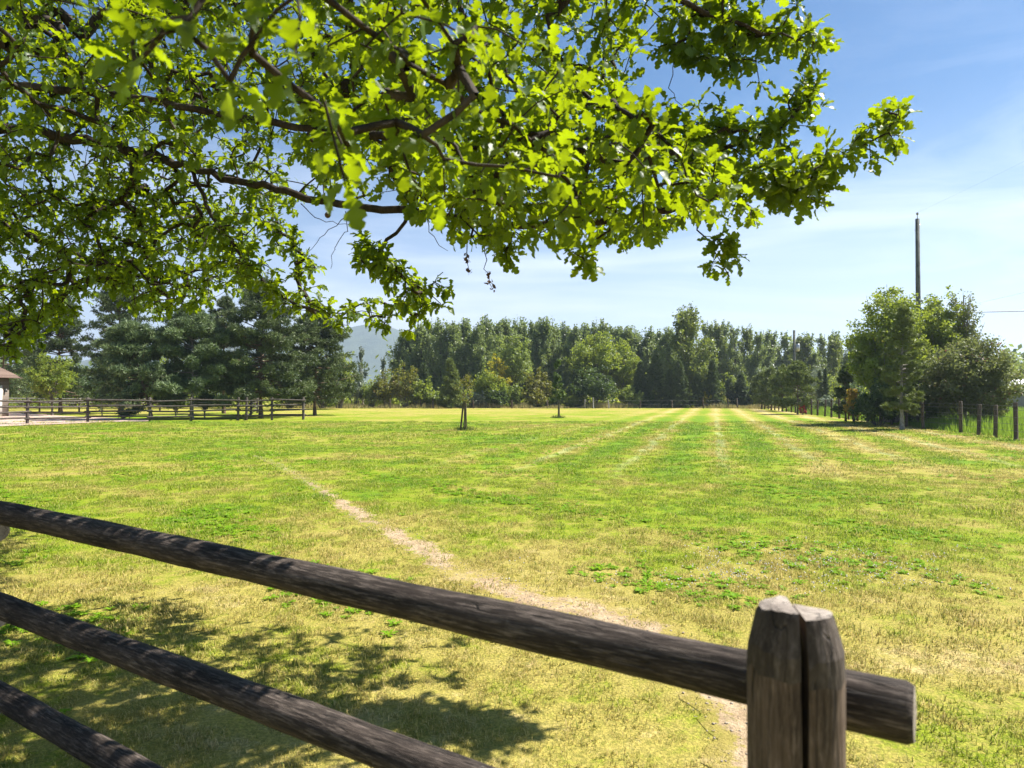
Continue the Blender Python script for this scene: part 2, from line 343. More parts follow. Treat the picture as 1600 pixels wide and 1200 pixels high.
c = q.mix(q.ramp(n, 0.4, 0.6), (0.025, 0.05, 0.02, 1), (0.06, 0.085, 0.035, 1)); c = q.mix(q.ramp(n2, 0.55, 0.7), c, (0.16, 0.15, 0.08, 1))
finish(q, principled(q, c, 1.0, n, 1.0, 8.0, 0.05)); M['hill'] = m

# ------------------------------------------------------------------ ground
def warp(a, n, near=0.28, far=6000):
    t = np.linspace(0, 1, n); k = math.log(far / near)
    v = near * n * t * 0.55 * 0 + (np.sinh(t * 9.5) / math.sinh(9.5)) * far
    return v
gx = np.sort(np.concatenate([np.arange(-14, 14.01, 0.25), 14 + warp(0, 60)[1:] + 0.2, -(14 + warp(0, 60)[1:] + 0.2)]))
gy = np.sort(np.concatenate([np.arange(-4, 24.01, 0.25), 24 + warp(0, 60)[1:] + 0.2, -(4 + warp(0, 60)[1:] + 0.2)]))
XX, YY = np.meshgrid(gx, gy); ZZ = hgt(XX, YY)
V = np.stack([XX, YY, ZZ], -1).reshape(-1, 3); nx, ny = len(gx), len(gy)
i = np.arange(nx - 1)[None, :] + (np.arange(ny - 1) * nx)[:, None]; i = i.ravel()
F = np.stack([i, i + 1, i + nx + 1, i + nx], -1)
props(link('ground', npmesh('ground', V, F, M['lawn'], smooth=True)), kind='structure')

# haze: pale air round everything
hv, hf = box_tri(-4600, 4600, -400, 4200, -1.0, 285)
m, q = newmat('haze_air'); pv = q.n('ShaderNodeVolumePrincipled'); pv.inputs['Color'].default_value = (0.72, 0.86, 1.0, 1)
pv.inputs['Density'].default_value = 0.00033; pv.inputs['Anisotropy'].default_value = 0.35
mo = q.n('ShaderNodeOutputMaterial'); q.l(pv.outputs[0], mo.inputs['Volume'])
props(link('haze', npmesh('haze', hv, hf, m)), kind='stuff')

# dirt path worn across the lawn
path_px = [(395, 712, 6), (420, 720, 12), (450, 735, 18), (500, 765, 20), (545, 795, 30), (590, 820, 44), (640, 852, 48), (690, 880, 55), (745, 907, 66),
           (800, 930, 80), (860, 947, 85), (930, 968, 80), (1000, 990, 80), (1070, 1030, 85), (1130, 1085, 105), (1200, 1180, 130), (1290, 1330, 160)]
pc = np.array([G(a, b)[:2] for a, b, _ in path_px]); pw = np.array([wd * G(a, b)[1] / FPX * 0.5 for a, b, wd in path_px])
dens = np.concatenate([[0], np.cumsum(np.linalg.norm(np.diff(pc, axis=0), axis=1))]); L = dens[-1]
ss = np.linspace(0, L, 260); cx = np.interp(ss, dens, pc[:, 0]); cy = np.interp(ss, dens, pc[:, 1]); hw = np.interp(ss, dens, pw) * 1.45
tg = np.stack([np.gradient(cx), np.gradient(cy)], -1); tg /= np.linalg.norm(tg, axis=1)[:, None]; nm = np.stack([-tg[:, 1], tg[:, 0]], -1)
rp = np.random.default_rng(5)
def wob1(s, ph, rg):
    r = 0
    for k, a in ((2.1, 0.25), (4.7, 0.25), (9.3, 0.20), (21, 0.18), (43, 0.12)): r = r + a * np.sin(s * k + ph * k + rg.uniform(0, 6))
    return r
lw = hw * (1 + 0.6 * wob1(ss, 0.3, rp)); rw = hw * (1 + 0.6 * wob1(ss, 1.7, rp))
lw = np.maximum(lw, 0.012); rw = np.maximum(rw, 0.012); cols = 7
PV = []
for k in range(cols):
    f = k / (cols - 1); off = -lw * (1 - f) + rw * f
    x = cx + nm[:, 0] * off; y = cy + nm[:, 1] * off
    edge = 0.0 if 0 < k < cols - 1 else -0.012
    PV.append(np.stack([x, y, hgt(x, y) + 0.008 + edge * 0.4], -1))
PV = np.stack(PV, 1).reshape(-1, 3); a = (np.arange(259)[:, None] * cols + np.arange(cols - 1)[None, :]).ravel()
pm_ = npmesh('dirt_path', PV, np.stack([a, a + 1, a + cols + 1, a + cols], -1), M['dirt'], smooth=True)
ed_ = pm_.attributes.new('edge', 'FLOAT', 'POINT'); ee = np.abs(np.linspace(-1, 1, cols))[None, :] ** 1.6 + 0.8 * np.clip(1.0 - ss / 9.0, 0, 1)[:, None] + 0.25 * np.clip(np.sin(ss * 2.3 + 1) + np.sin(ss * 5.1), 0, 2)[:, None]; ed_.data.foreach_set('value', ee.astype(np.float32).ravel())
props(link('dirt_path', pm_), kind='structure')
def path_dist(x, y):
    d = np.full(x.shape, 9.0)
    for k in range(0, 260, 4):
        d = np.minimum(d, np.hypot(x - cx[k], y - cy[k]) / np.maximum(hw[k], 0.03))
    return d

# gravel drive at the far left
def sheet(name, pix, mat, z, kind='structure'):
    pts = [G(a, b) for a, b in pix]
    me = bpy.data.meshes.new(name); me.from_pydata([(p[0], p[1], z) for p in pts], [], [tuple(range(len(pts)))]); me.materials.append(mat)
    return props(link(name, me), kind=kind)
sheet('gravel_driveway', [(-700, 690), (-100, 671), (60, 664.5), (160, 660.5), (238, 658.5), (225, 655.5), (130, 652), (85, 649.5), (40, 646), (-60, 645), (-700, 648)], M['gravel'], 0.035)

# distant hills
def hill(name, cx_, cy_, rx, ry, h, seed):
    n, mth = 90, 40; rg = np.random.default_rng(seed); th = np.linspace(0, 2 * PI, n, endpoint=False); rr = np.linspace(0, 1, mth)
    T, RR = np.meshgrid(th, rr); x = cx_ + rx * RR * np.cos(T); y = cy_ + ry * RR * np.sin(T)
    z = h * (np.cos(RR * PI) * 0.5 + 0.5)
    for k in range(1, 7):
        z = z * (1 + 0.12 / k * np.sin(x * k * 0.004 + rg.uniform(0, 6)) * np.cos(y * k * 0.003 + rg.uniform(0, 6)))
    V = np.stack([x, y, z - 2.0 * RR], -1).reshape(-1, 3)
    ii = np.arange(mth - 1)[:, None] * n; jj = np.arange(n)[None, :]; j2 = (jj + 1) % n
    F = np.stack([(ii + jj).ravel(), (ii + j2).ravel(), (ii + n + j2).ravel(), (ii + n + jj).ravel()], -1)
    props(link(name, npmesh(name, V, F, M['hill'], smooth=True)), kind='structure')
    return V
hill('hill', -900, 2600, 1500, 600, 262, 3)
HV = hill('hill', 1750, 1750, 900, 520, 150, 8)

# ------------------------------------------------------------------ vegetation generators
def unit(v): return v / (np.linalg.norm(v, axis=-1, keepdims=True) + 1e-9)
def randdir(rg, n): return unit(rg.normal(size=(n, 3)))
def leaf_quads(rg, C, size, updir, aspect=0.62, up=0.8, fold=0.25):
    """C (n,3) centres -> 4-vertex folded diamond leaves (2 tris)"""
    n = len(C); nr = unit(randdir(rg, n) + updir * up); t = unit(np.cross(nr, randdir(rg, n))); b = np.cross(nr, t)
    s = size * rg.uniform(0.6, 1.3, n)[:, None]
    p0 = C - t * s * 0.5; p2 = C + t * s * 0.5; p1 = C + b * s * aspect * 0.5 + nr * s * fold * 0.3; p3 = C - b * s * aspect * 0.5 + nr * s * fold * 0.3
    V = np.stack([p0, p1, p2, p3], 1).reshape(-1, 3); k = np.arange(n)[:, None] * 4
    return V, np.vstack([k + [0, 1, 2], k + [0, 2, 3]])
def needles(rg, C, D, length, width, per):
    """tufts of thin triangles around D"""
    n = len(C); C = np.repeat(C, per, 0); D = np.repeat(D, per, 0); m_ = n * per
    d = unit(D * 0.75 + randdir(rg, m_)); s = unit(np.cross(d, randdir(rg, m_))) * width * 0.5
    l = length * rg.uniform(0.6, 1.15, m_)[:, None]
    V = np.stack([C - s, C + s, C + d * l], 1).reshape(-1, 3)
    return V, np.arange(m_ * 3).reshape(-1, 3)
def bez(P0, P1, P2, t):
    t = t[..., None]; return (1 - t) ** 2 * P0 + 2 * t * (1 - t) * P1 + t * t * P2

def grow(kind, H, Rr, seed, ncl=None, nleaf=None, size=None, dens=1.0):
    """returns crown (V,F,rnd) and wood (V,F)"""
    rg = np.random.default_rng(seed); up = np.array([0, 0, 1.0])
    lean = rg.normal(size=2) * 0.012 * H
    def trunk_at(z):
        z = np.asarray(z, float); f = z / H
        return np.stack([lean[0] * f ** 1.5 + 0.02 * H * np.sin(f * 4 + seed) * f, lean[1] * f ** 1.5 + 0.02 * H * np.cos(f * 3 + seed) * f - 0.02 * H * f, z], -1)
    woods = []; tr = 0.011 * H + 0.02
    if kind == 'poplar':
        n = int(46 * dens); z0 = rg.uniform(0.06, 0.78, n) * H; ang = rg.uniform(0, 2 * PI, n)
        top = rg.random(n) ** 0.6
        z1 = np.minimum(z0 + H * rg.uniform(0.14, 0.34, n), H * rg.uniform(0.88, 1.0, n))
        prof = np.clip(1.15 - (z1 / H) ** 2.6, 0.10, 1) * np.clip(0.55 + 1.2 * z1 / H, 0, 1)
        r1 = Rr * prof * rg.uniform(0.45, 1.0, n)
        P0 = trunk_at(z0); P2 = trunk_at(z1 * 0.98); P2[:, 0] += r1 * np.cos(ang); P2[:, 1] += r1 * np.sin(ang); P2[:, 2] = z1
        P1 = P0 * 0.35 + P2 * 0.65; P1[:, 2] = P0[:, 2] * 0.7 + P2[:, 2] * 0.3
        per = ncl or 7; t = rg.uniform(0.3, 1.0, (n, per)); C = bez(P0[:, None], P1[:, None], P2[:, None], t)
        rad = Rr * 0.26 * (1.15 - t * 0.85); C = C.reshape(-1, 3); rad = rad.ravel() * rg.uniform(0.7, 1.3, n * per); sq = np.array([0.9, 0.9, 1.35])
        nl = nleaf or 3200
    elif kind in ('round', 'shrub', 'sparse'):
        n = int((44 if kind != 'shrub' else 40) * dens)
        d = randdir(rg, n); d[:, 2] = np.abs(d[:, 2]) * (1 if kind != 'shrub' else 1) - (0.35 if kind == 'round' else 0.15)
        d = unit(d); zc = H * (0.55 if kind != 'shrub' else 0.42)
        hz = H - zc; lob = rg.uniform(0.62, 1.0, n)
        P2 = np.stack([d[:, 0] * Rr * lob, d[:, 1] * Rr * lob, zc + d[:, 2] * np.where(d[:, 2] > 0, hz, zc * 0.95) * lob], -1)
        if kind == 'sparse': P2[:, :2] *= 0.75
        z0 = np.clip(P2[:, 2] * rg.uniform(0.2, 0.6, n), 0.03 * H, 0.7 * H); P0 = trunk_at(z0)
        if kind == 'shrub': P0[:, :2] = P2[:, :2] * 0.15; P0[:, 2] = 0.02 * H
        P1 = P0 * 0.5 + P2 * 0.5; P1[:, 2] += 0.08 * H
        per = ncl or 8; t = 1 - rg.random((n, per)) ** 1.4 * 0.62; C = bez(P0[:, None], P1[:, None], P2[:, None], t).reshape(-1, 3)
        C += rg.normal(size=C.shape) * Rr * 0.085
        rad = np.full(len(C), Rr * 0.15) * rg.uniform(0.6, 1.4, len(C)); sq = np.array([1, 1, 0.75])
        nl = nleaf or 5000
    elif kind == 'spruce':
        n = int(84 * dens); f = (np.arange(n) + 0.5) / n; z0 = H * (0.05 + 0.93 * f ** 0.9); ang = np.arange(n) * 2.4 + rg.uniform(-.3, .3, n)
        r1 = Rr * (1 - f ** 1.25 * 0.93) * rg.uniform(0.5, 1.2, n)
        P0 = trunk_at(z0); P2 = P0 + np.stack([r1 * np.cos(ang), r1 * np.sin(ang), -r1 * 0.18 + 0.03 * H * f], -1); P1 = (P0 + P2) / 2 + up * 0.05 * Rr
        per = ncl or 6; t = rg.uniform(0.25, 1.0, (n, per)); C = bez(P0[:, None], P1[:, None], P2[:, None], t).reshape(-1, 3)
        rad = np.full(len(C), Rr * 0.15) * np.repeat(0.55 + 0.6 * (1 - f), per); sq = np.array([1, 1, 0.45]); nl = nleaf or 4200
    else:  # pine
        n = int(58 * dens); f = np.sort(rg.uniform(0, 1, n)); z0 = H * (0.15 + 0.77 * f); ang = np.arange(n) * 2.4 + rg.uniform(-.5, .5, n)
        prof = np.sin(np.clip(0.30 + f * 0.72, 0, 1) * PI) ** 0.7 * (1 - f * 0.35) + 0.06
        r1 = Rr * prof * rg.uniform(0.62, 1.1, n)
        P0 = trunk_at(z0); rise = r1 * (0.0 + 0.75 * f) + rg.uniform(-0.25, 0.15, n) * r1
        P2 = P0 + np.stack([r1 * np.cos(ang), r1 * np.sin(ang), rise], -1); P2[:, 2] = np.minimum(P2[:, 2], H)
        P1 = (P0 + P2) / 2; P1[:, 2] -= 0.08 * r1
        per = ncl or 8; t = 1 - rg.random((n, per)) ** 1.2 * 0.6; C = bez(P0[:, None], P1[:, None], P2[:, None], t).reshape(-1, 3)
        C += rg.normal(size=C.shape) * Rr * np.array([0.07, 0.07, 0.03])
        nt = 14; ztop = np.linspace(0.86, 1.0, nt) * H; C = np.vstack([C, trunk_at(ztop) + rg.normal(size=(nt, 3)) * 0.012 * H])
        rad = np.full(len(C), Rr * 0.098) * rg.uniform(0.6, 1.4, len(C)); rad[-nt:] *= np.linspace(1, 0.3, nt); sq = np.array([1, 1, 0.6]); nl = nleaf or 3800
    # foliage
    pr = rad ** 2; pr /= pr.sum(); idx = rg.choice(len(C), nl, p=pr); dd = randdir(rg, nl)
    pos = C[idx] + dd * (rad[idx] * rg.random(nl) ** 0.45)[:, None] * sq
    pos[:, 2] = np.maximum(pos[:, 2], 0.04)
    outw = unit(dd + unit(pos * [1, 1, 0]) * 0.5 + up * 0.8)
    shade = rg.random(len(C))[idx]
    if kind in ('spruce', 'pine'):
        sz = size or 0.3; per = 5; V, Fc = needles(rg, pos, outw * (1, 1, 0.9), sz, sz * 0.25, per)
        rnd = np.clip(np.repeat(shade * 0.5 + rg.random(nl) * 0.5, per), 0, 1)
    else:
        sz = size or 0.3; V, Fc = leaf_quads(rg, pos, sz, outw); r_ = np.clip(shade * 0.5 + rg.random(nl) * 0.5, 0, 1); rnd = np.concatenate([r_, r_])
    # wood
    zt = np.linspace(0, H * 0.93, 12); tp = trunk_at(zt); tp[0, :2] *= 0
    if kind == 'shrub': pass
    else:
        fl = 1 + 0.5 * np.exp(-zt / (0.05 * H)); woods.append(tube_tri(tp, tr * (1 - 0.9 * zt / H) * fl, 8, False))
    tt = np.linspace(0, 1, 5)
    for k in range(0, n, 1 if kind in ('sparse', 'pine') else 2):
        pts = bez(P0[k], P1[k], P2[k], tt); r0 = tr * (0.42 if kind != 'spruce' else 0.2)
        woods.append(tube_tri(pts, np.linspace(r0, r0 * 0.15, 5), 4, False))
    return (V, Fc, rnd), join(woods)

_protos = {}
def tree(name, label, cat, loc, H, Rr, kind, leaf, bark='bg_bark', seed=1, group=None, nleaf=None, size=None, ncl=None, dens=1.0, proto=None, crown='crown', rot=0.0):
    key = proto
    if proto and proto in _protos: cm, wm, H0, R0 = _protos[proto]
    else:
        (V, Fc, rnd), (WV, WF) = grow(kind, H, Rr, seed, ncl, nleaf, size, dens)
        cm = npmesh(name + '_crown', V, Fc, M[leaf], rnd); wm = npmesh(name + '_wood', WV, WF, M[bark], smooth=True); H0, R0 = H, Rr
        if proto: _protos[proto] = (cm, wm, H0, R0)
    t = thing(name, label, cat, (loc[0], loc[1], float(hgt(loc[0], loc[1])) - 0.02), group)
    t.scale = (Rr / R0, Rr / R0, H / H0); t.rotation_euler = (0, 0, rot)
    link('crown' if kind != 'shrub' else 'foliage', cm, t); link('trunk' if kind != 'shrub' else 'stems', wm, t)
    return t
def at(px, Y, off=0): return ((px - 800) / FPX * Y, Y + off)
def Hh(topy, Y): return P(800, topy, Y)[2]

# ------------------------------------------------------------------ far wood: poplars behind, mixed trees in front
rg0 = random.Random(11)
pop = [(632, 512), (645, 505), (658, 498), (672, 494), (690, 491), (708, 489), (726, 490), (744, 492), (760, 490), (776, 491), (790, 489), (806, 491), (822, 490), (838, 492), (852, 490),
       (866, 491), (882, 498), (898, 497), (914, 499), (930, 493), (944, 496), (962, 501), (980, 505), (996, 504), (1012, 506), (1030, 509), (1046, 506)]
for k, (px, ty) in enumerate(pop):
    Y = 106 + rg0.uniform(-5, 7); v = k % 4
    tree('poplar_tree', 'tall dark grey-green poplar in the even row closing the field, left of the tallest tree', 'tree', at(px, Y), Hh(ty + rg0.uniform(-2, 3), Y), 37 * Y / FPX, 'poplar', 'poplar', seed=20 + v,
         group='poplars standing in a row behind the field', nleaf=8500, size=0.34, proto='pop%d' % v, rot=rg0.uniform(0, 6.28), dens=1.1)
pop2 = [(1108, 491), (1124, 494), (1136, 498), (1150, 499), (1166, 502), (1180, 511), (1194, 507), (1208, 508), (1224, 515), (1240, 519), (1256, 513), (1270, 511), (1284, 514), (1298, 516), (1312, 512), (1328, 516), (1342, 513), (1365, 510), (1395, 512), (1430, 515)]
for k, (px, ty) in enumerate(pop2):
    Y = 112 + rg0.uniform(-8, 14); v = k % 3
    tree('cottonwood_tree', 'thin-topped hazy green cottonwood in the ragged row right of the tallest tree', 'tree', at(px, Y), Hh(ty + rg0.uniform(-3, 4), Y), 31 * Y / FPX, 'poplar', 'poplar2' if v == 1 else 'poplar', seed=50 + v,
         group='cottonwoods in the ragged row behind the field', nleaf=6500, size=0.34, proto='cot%d' % v, rot=rg0.uniform(0, 6.28), dens=0.8)

T = tree
T('cottonwood_tree', 'tallest tree of the far tree line, broad upright cottonwood with a pointed top', 'tree', at(1076, 90), Hh(471, 90), 56 * 90 / FPX, 'poplar', 'poplar2', seed=71, nleaf=16000, size=0.33, dens=2.2)
T('deciduous_tree', 'pale green domed tree in front of the left poplars', 'tree', at(800, 92), Hh(512, 92), 34 * 92 / FPX, 'round', 'maple2', seed=72, nleaf=8500, size=0.3, dens=1.2)
T('deciduous_tree', 'small tree with a yellow top against the dark poplars', 'tree', at(776, 89), Hh(550, 89), 22 * 89 / FPX, 'round', 'yellow', seed=73, nleaf=1600, size=0.28, dens=0.6)
T('deciduous_tree', 'dark leafy tree under the yellow-topped one', 'tree', at(765, 88), Hh(572, 88), 32 * 88 / FPX, 'shrub', 'maple', seed=74, nleaf=5000, size=0.28)
T('deciduous_tree', 'yellow-green bushy tree right of the pale domed tree', 'tree', at(842, 88), Hh(570, 88), 24 * 88 / FPX, 'shrub', 'olive', seed=75, nleaf=4000, size=0.27)
T('maple_tree', 'wide olive-green maple in the middle of the far tree line', 'tree', at(932, 91), Hh(508, 91), 44 * 91 / FPX, 'round', 'maple', seed=76, nleaf=13000, size=0.3, dens=1.6)
T('maple_tree', 'lower yellow-tinged maple shoulder right of the wide maple', 'tree', at(975, 92), Hh(524, 92), 30 * 92 / FPX, 'round', 'maple', seed=77, nleaf=6500, size=0.3)
T('deciduous_tree', 'dark green tree filling the gap below the wide maple', 'tree', at(925, 87), Hh(566, 87), 40 * 87 / FPX, 'shrub', 'darkgreen', seed=78, nleaf=7000, size=0.28)
sp = [(898, 88, 575, 15, 'shrub-high dark spruce left of the wide maple'), (1000, 89, 562, 16, 'dark spruce right of the wide maple'), (1024, 88, 552, 18, 'tallest dark spruce left of the tallest cottonwood'),
      (1048, 87, 575, 15, 'short dark spruce left below the tallest cottonwood'), (1062, 86, 560, 16, 'dark spruce in front of the tallest cottonwood'), (1088, 87, 580, 13, 'low dark spruce at the right foot of the tallest cottonwood'),
      (1113, 87, 560, 15, 'brownish spruce just right of the tallest cottonwood'), (1140, 90, 588, 14, 'low dark spruce near the right end of the far dry grass'), (1160, 90, 580, 16, 'leaning dark spruce near the right row of pines'),
      (662, 89, 566, 14, 'slim green spruce behind the olive shrubs'), (1175, 88, 600, 13, 'small dark spruce at the left end of the pine row')]
for k, (px, Y, ty, w_, lb) in enumerate(sp):
    T('spruce_tree', lb, 'tree', at(px, Y), Hh(ty + 4, Y), 1.35 * w_ * Y / FPX, 'spruce', 'spruce', seed=80 + k % 3, proto='spr%d' % (k % 3), nleaf=2600, size=0.36, rot=k * 1.3)
T('pine_tree', 'small conical green pine left of the staked yellow sapling', 'tree', at(705, 84), Hh(562, 84), 24 * 84 / FPX, 'spruce', 'warmpine', 'pinebark', seed=95, nleaf=3600, size=0.38)
# birches and shrubs near the left hill gap
T('birch_tree', 'thin grey-green birch against the pale hill', 'tree', at(567, 92), Hh(533, 92), 13 * 92 / FPX, 'poplar', 'silver', 'greybark', seed=96, nleaf=1500, size=0.27, dens=0.6)
T('birch_tree', 'small birch top poking above the olive shrubs', 'tree', at(600, 95), Hh(551, 95), 12 * 95 / FPX, 'poplar', 'silver', 'greybark', seed=97, nleaf=1300, size=0.27, dens=0.6)
T('birch_tree', 'second thin birch top above the olive shrubs, nearer the poplars', 'tree', at(624, 95), Hh(555, 95), 12 * 95 / FPX, 'poplar', 'maple2', 'greybark', seed=98, nleaf=1300, size=0.27, dens=0.6)
shr = [(553, 88, 570, 20, 'silver', 'grey silvery shrub at the right end of the left pines'), (580, 88, 584, 22, 'maple2', 'pale green shrub under the grey birch'), (604, 87, 570, 25, 'olive', 'olive-yellow shrub below the small birch top'),
       (634, 87, 562, 26, 'olive', 'tallest olive shrub left of the dark poplars'), (658, 87, 588, 24, 'maple', 'bushy green shrub right of the olive shrubs'), (682, 87, 606, 18, 'maple2', 'low light shrub left of the conical pine'),
       (745, 87, 610, 20, 'silver', 'low silvery thicket behind the yellow sapling'), (778, 86, 608, 20, 'darkgreen', 'low dark thicket under the pale domed tree'), (800, 87, 596, 20, 'maple2', 'light green thicket under the pale domed tree'),
       (836, 86, 606, 22, 'olive', 'low yellow-green thicket left of the columnar sapling'), (862, 88, 612, 18, 'maple', 'low green thicket behind the columnar sapling'), (895, 87, 612, 18, 'maple', 'low green thicket by the two pale far posts'),
       (985, 87, 600, 20, 'maple2', 'light green thicket right of the wide maple'), (1010, 88, 612, 18, 'darkgreen', 'low dark thicket between the spruces'), (1104, 87, 608, 13, 'yellow', 'bright yellow-green bush right of the tallest cottonwood'),
       (1126, 88, 612, 12, 'olive', 'yellowish bush right of the bright yellow one'), (1200, 95, 566, 26, 'silver', 'silvery willow left of the far utility pole'), (1228, 98, 574, 24, 'maple2', 'pale willow behind the far utility pole'),
       (1268, 96, 560, 26, 'silver', 'silvery willow above the dark cedars'), (1300, 98, 578, 26, 'maple', 'green thicket right of the cedars'), (1335, 96, 580, 26, 'darkgreen', 'dark thicket behind the turning shrub'),
       (1150, 96, 578, 26, 'maple', 'green thicket behind the leaning spruce'), (1287, 62, 616, 16, 'silver', 'round silver bush behind the wire fence')]
for k, (px, Y, ty, w_, lf, lb) in enumerate(shr):
    T('shrub', lb, 'shrub', at(px, Y), Hh(ty, Y), w_ * Y / FPX, 'shrub', lf, seed=100 + k, nleaf=2600 if Y > 80 else 2500, size=0.27 if Y > 80 else 0.16)

# a mass of more wood behind the named trees
parts = []; rr_ = np.random.default_rng(77); rn = []
for k in range(110):
    Y = rr_.uniform(122, 150); px = rr_.uniform(640, 1900) if k < 70 else rr_.uniform(-900, 520)
    x, y = at(px, Y); H = rr_.uniform(9.5, 12.5) if k < 70 else rr_.uniform(9, 12)
    c = np.array([x, y, H * 0.5]) + rr_.normal(size=(260, 3)) * np.array([3.2, 2.0, H * 0.22]); c[:, 2] = np.clip(c[:, 2], 0.2, H)
    parts.append(leaf_quads(rr_, c, 1.1, np.array([0, 0, 1.0])))
V, F = join(parts)
props(link('woodland', npmesh('woodland', V, F, M['poplar'], rr_.random(len(F)))), 'dense dark woodland seen between the trees of the far tree line', 'woodland', kind='stuff')

parts = []
for k in range(330):
    px = rr_.uniform(-700, 1560); Y = rr_.uniform(94, 100) if px > 520 else rr_.uniform(88, 96); x, y = at(px, Y); H = rr_.uniform(1.4, 3.2)
    c = np.array([x, y, H * 0.4]) + rr_.normal(size=(130, 3)) * np.array([1.1, 0.8, H * 0.3]); c[:, 2] = np.clip(np.abs(c[:, 2]), 0.1, H)
    parts.append(leaf_quads(rr_, c, 0.42, np.array([0, 0, 1.0])))
V, F = join(parts)
props(link('undergrowth', npmesh('undergrowth', V, F, M['maple'], rr_.random(len(F)))), 'low tangled undergrowth between the trunks of the trees closing the field', 'undergrowth', kind='stuff')

# ------------------------------------------------------------------ left pines
T('pine_tree', 'big dark pine with a straight thick trunk behind the left log fence', 'tree', at(408, 49), Hh(424, 49), 76 * 49 / FPX, 'pine', 'pine', 'pinebark', seed=130, nleaf=19000, size=0.26, dens=1.7)
T('pine_tree', 'rounded pine at the right end of the left pine group', 'tree', at(492, 55), Hh(474, 55), 66 * 55 / FPX, 'pine', 'pine', 'pinebark', seed=131, nleaf=16000, size=0.26, dens=1.5)
T('pine_tree', 'bluish pine with thin grey trunk left of the big dark pine', 'tree', at(300, 47), Hh(474, 47), 72 * 47 / FPX, 'pine', 'bluepine', 'greybark', seed=132, nleaf=17000, size=0.26, dens=1.5)
t_ = T('pine_tree', 'blue-green pine with a leaning brown trunk behind the log fence', 'tree', at(238, 46), Hh(500, 46) * 1.03, 68 * 46 / FPX, 'pine', 'bluepine', 'pinebark', seed=133, nleaf=15000, size=0.26, dens=1.3)
t_.rotation_euler = (0, R(-13), 0.2)
T('pine_tree', 'tall dark pine showing sky through its top behind the blue-green ones', 'tree', at(190, 60), Hh(420, 60), 60 * 60 / FPX, 'pine', 'spruce', 'pinebark', seed=134, nleaf=8500, size=0.28, dens=1.5)
T('pine_tree', 'dark pine left of the tall one, above the shed', 'tree', at(95, 62), Hh(452, 62), 52 * 62 / FPX, 'pine', 'spruce', 'pinebark', seed=135, nleaf=8500, size=0.28, dens=1.4)
T('pine_tree', 'dark pine partly hidden by oak leaves between the two bluish pines', 'tree', at(350, 60), Hh(455, 60), 48 * 60 / FPX, 'pine', 'pine', 'pinebark', seed=136, nleaf=7500, size=0.28, dens=1.3)
T('pine_tree', 'pine at the far left behind the brown-roofed shed', 'tree', at(5, 72), Hh(470, 72), 60 * 72 / FPX, 'pine', 'pine', 'pinebark', seed=137, nleaf=6500, size=0.3, dens=1.3)
T('deciduous_tree', 'light leafy tree right of the shed roof', 'tree', at(82, 54), Hh(548, 54), 34 * 54 / FPX, 'round', 'maple', seed=138, nleaf=6000, size=0.17)
ls = [(40, 84, 560, 40, 'darkgreen', 'dark hedge right behind the shed'), (120, 82, 578, 42, 'darkgreen', 'dark hedge behind the left pasture, beside the shed'), (190, 84, 570, 40, 'darkgreen', 'dark hedge behind the leaning pine'),
      (255, 82, 576, 40, 'maple', 'mid-green hedge between the leaning pine and the grey trunks'), (330, 84, 570, 42, 'darkgreen', 'dark hedge left of the big pine trunk'), (400, 82, 585, 38, 'maple', 'green hedge behind the big pine trunk'),
      (455, 80, 588, 34, 'darkgreen', 'dark hedge right of the big pine trunk'), (505, 80, 596, 30, 'darkgreen', 'dark low hedge behind the leaning pale post'), (530, 78, 566, 22, 'maple', 'green shrub at the right edge of the pine group')]
for k, (px, Y, ty, w_, lf, lb) in enumerate(ls):
    T('shrub', lb, 'shrub', at(px, Y), Hh(ty - 22, Y), 1.3 * w_ * Y / FPX, 'shrub', lf, seed=150 + k, nleaf=6000, size=0.27)
for k, (px, lb) in enumerate([(275, 'bare-stemmed lilac clump left of the grey pine trunk'), (320, 'bare-stemmed lilac clump right of the grey pine trunk'), (160, 'low stemmy shrub below the leaning pine')]):
    T('shrub', lb, 'shrub', at(px, 50), Hh(604, 50), 26 * 50 / FPX, 'sparse', 'darkgreen', 'greybark', seed=165 + k, nleaf=1500, size=0.15, dens=0.8)

# ------------------------------------------------------------------ right clump and pine row
T('deciduous_tree', 'big bushy tree at the left of the right-hand clump', 'tree', at(1392, 37.5), Hh(434, 37.5), 64 * 37.5 / FPX, 'shrub', 'maple', 'greybark', seed=170, nleaf=30000, size=0.16, dens=2.4, ncl=10)
T('deciduous_tree', 'bushy tree in the middle of the right-hand clump, in front of the utility pole', 'tree', at(1462, 38.5), Hh(442, 38.5), 56 * 38.5 / FPX, 'shrub', 'maple', 'greybark', seed=171, nleaf=24000, size=0.16, dens=2.2)
T('deciduous_tree', 'pale rounded tree between the two bushy trees of the right clump', 'tree', at(1428, 40.5), Hh(458, 40.5), 60 * 40.5 / FPX, 'shrub', 'maple2', 'greybark', seed=168, nleaf=20000, size=0.16, dens=2.0)
T('deciduous_tree', 'airy thin-topped tree at the right of the clump', 'tree', at(1507, 38), Hh(446, 38), 42 * 38 / FPX, 'sparse', 'apple', 'greybark', seed=172, nleaf=4200, size=0.14, dens=1.3)
T('apple_tree', 'wide silvery-leaved apple tree overhanging the wire fence', 'tree', at(1512, 34.5), Hh(515, 34.5), 72 * 34.5 / FPX, 'shrub', 'apple', 'greybark', seed=173, nleaf=30000, size=0.14, dens=1.9, ncl=10)
T('pine_tree', 'slim pine with a pale bare trunk in front of the right clump', 'tree', at(1409, 32.3), Hh(468, 32.3), 33 * 32.3 / FPX, 'pine', 'warmpine', 'greybark', seed=174, nleaf=7000, size=0.17, dens=1.2)
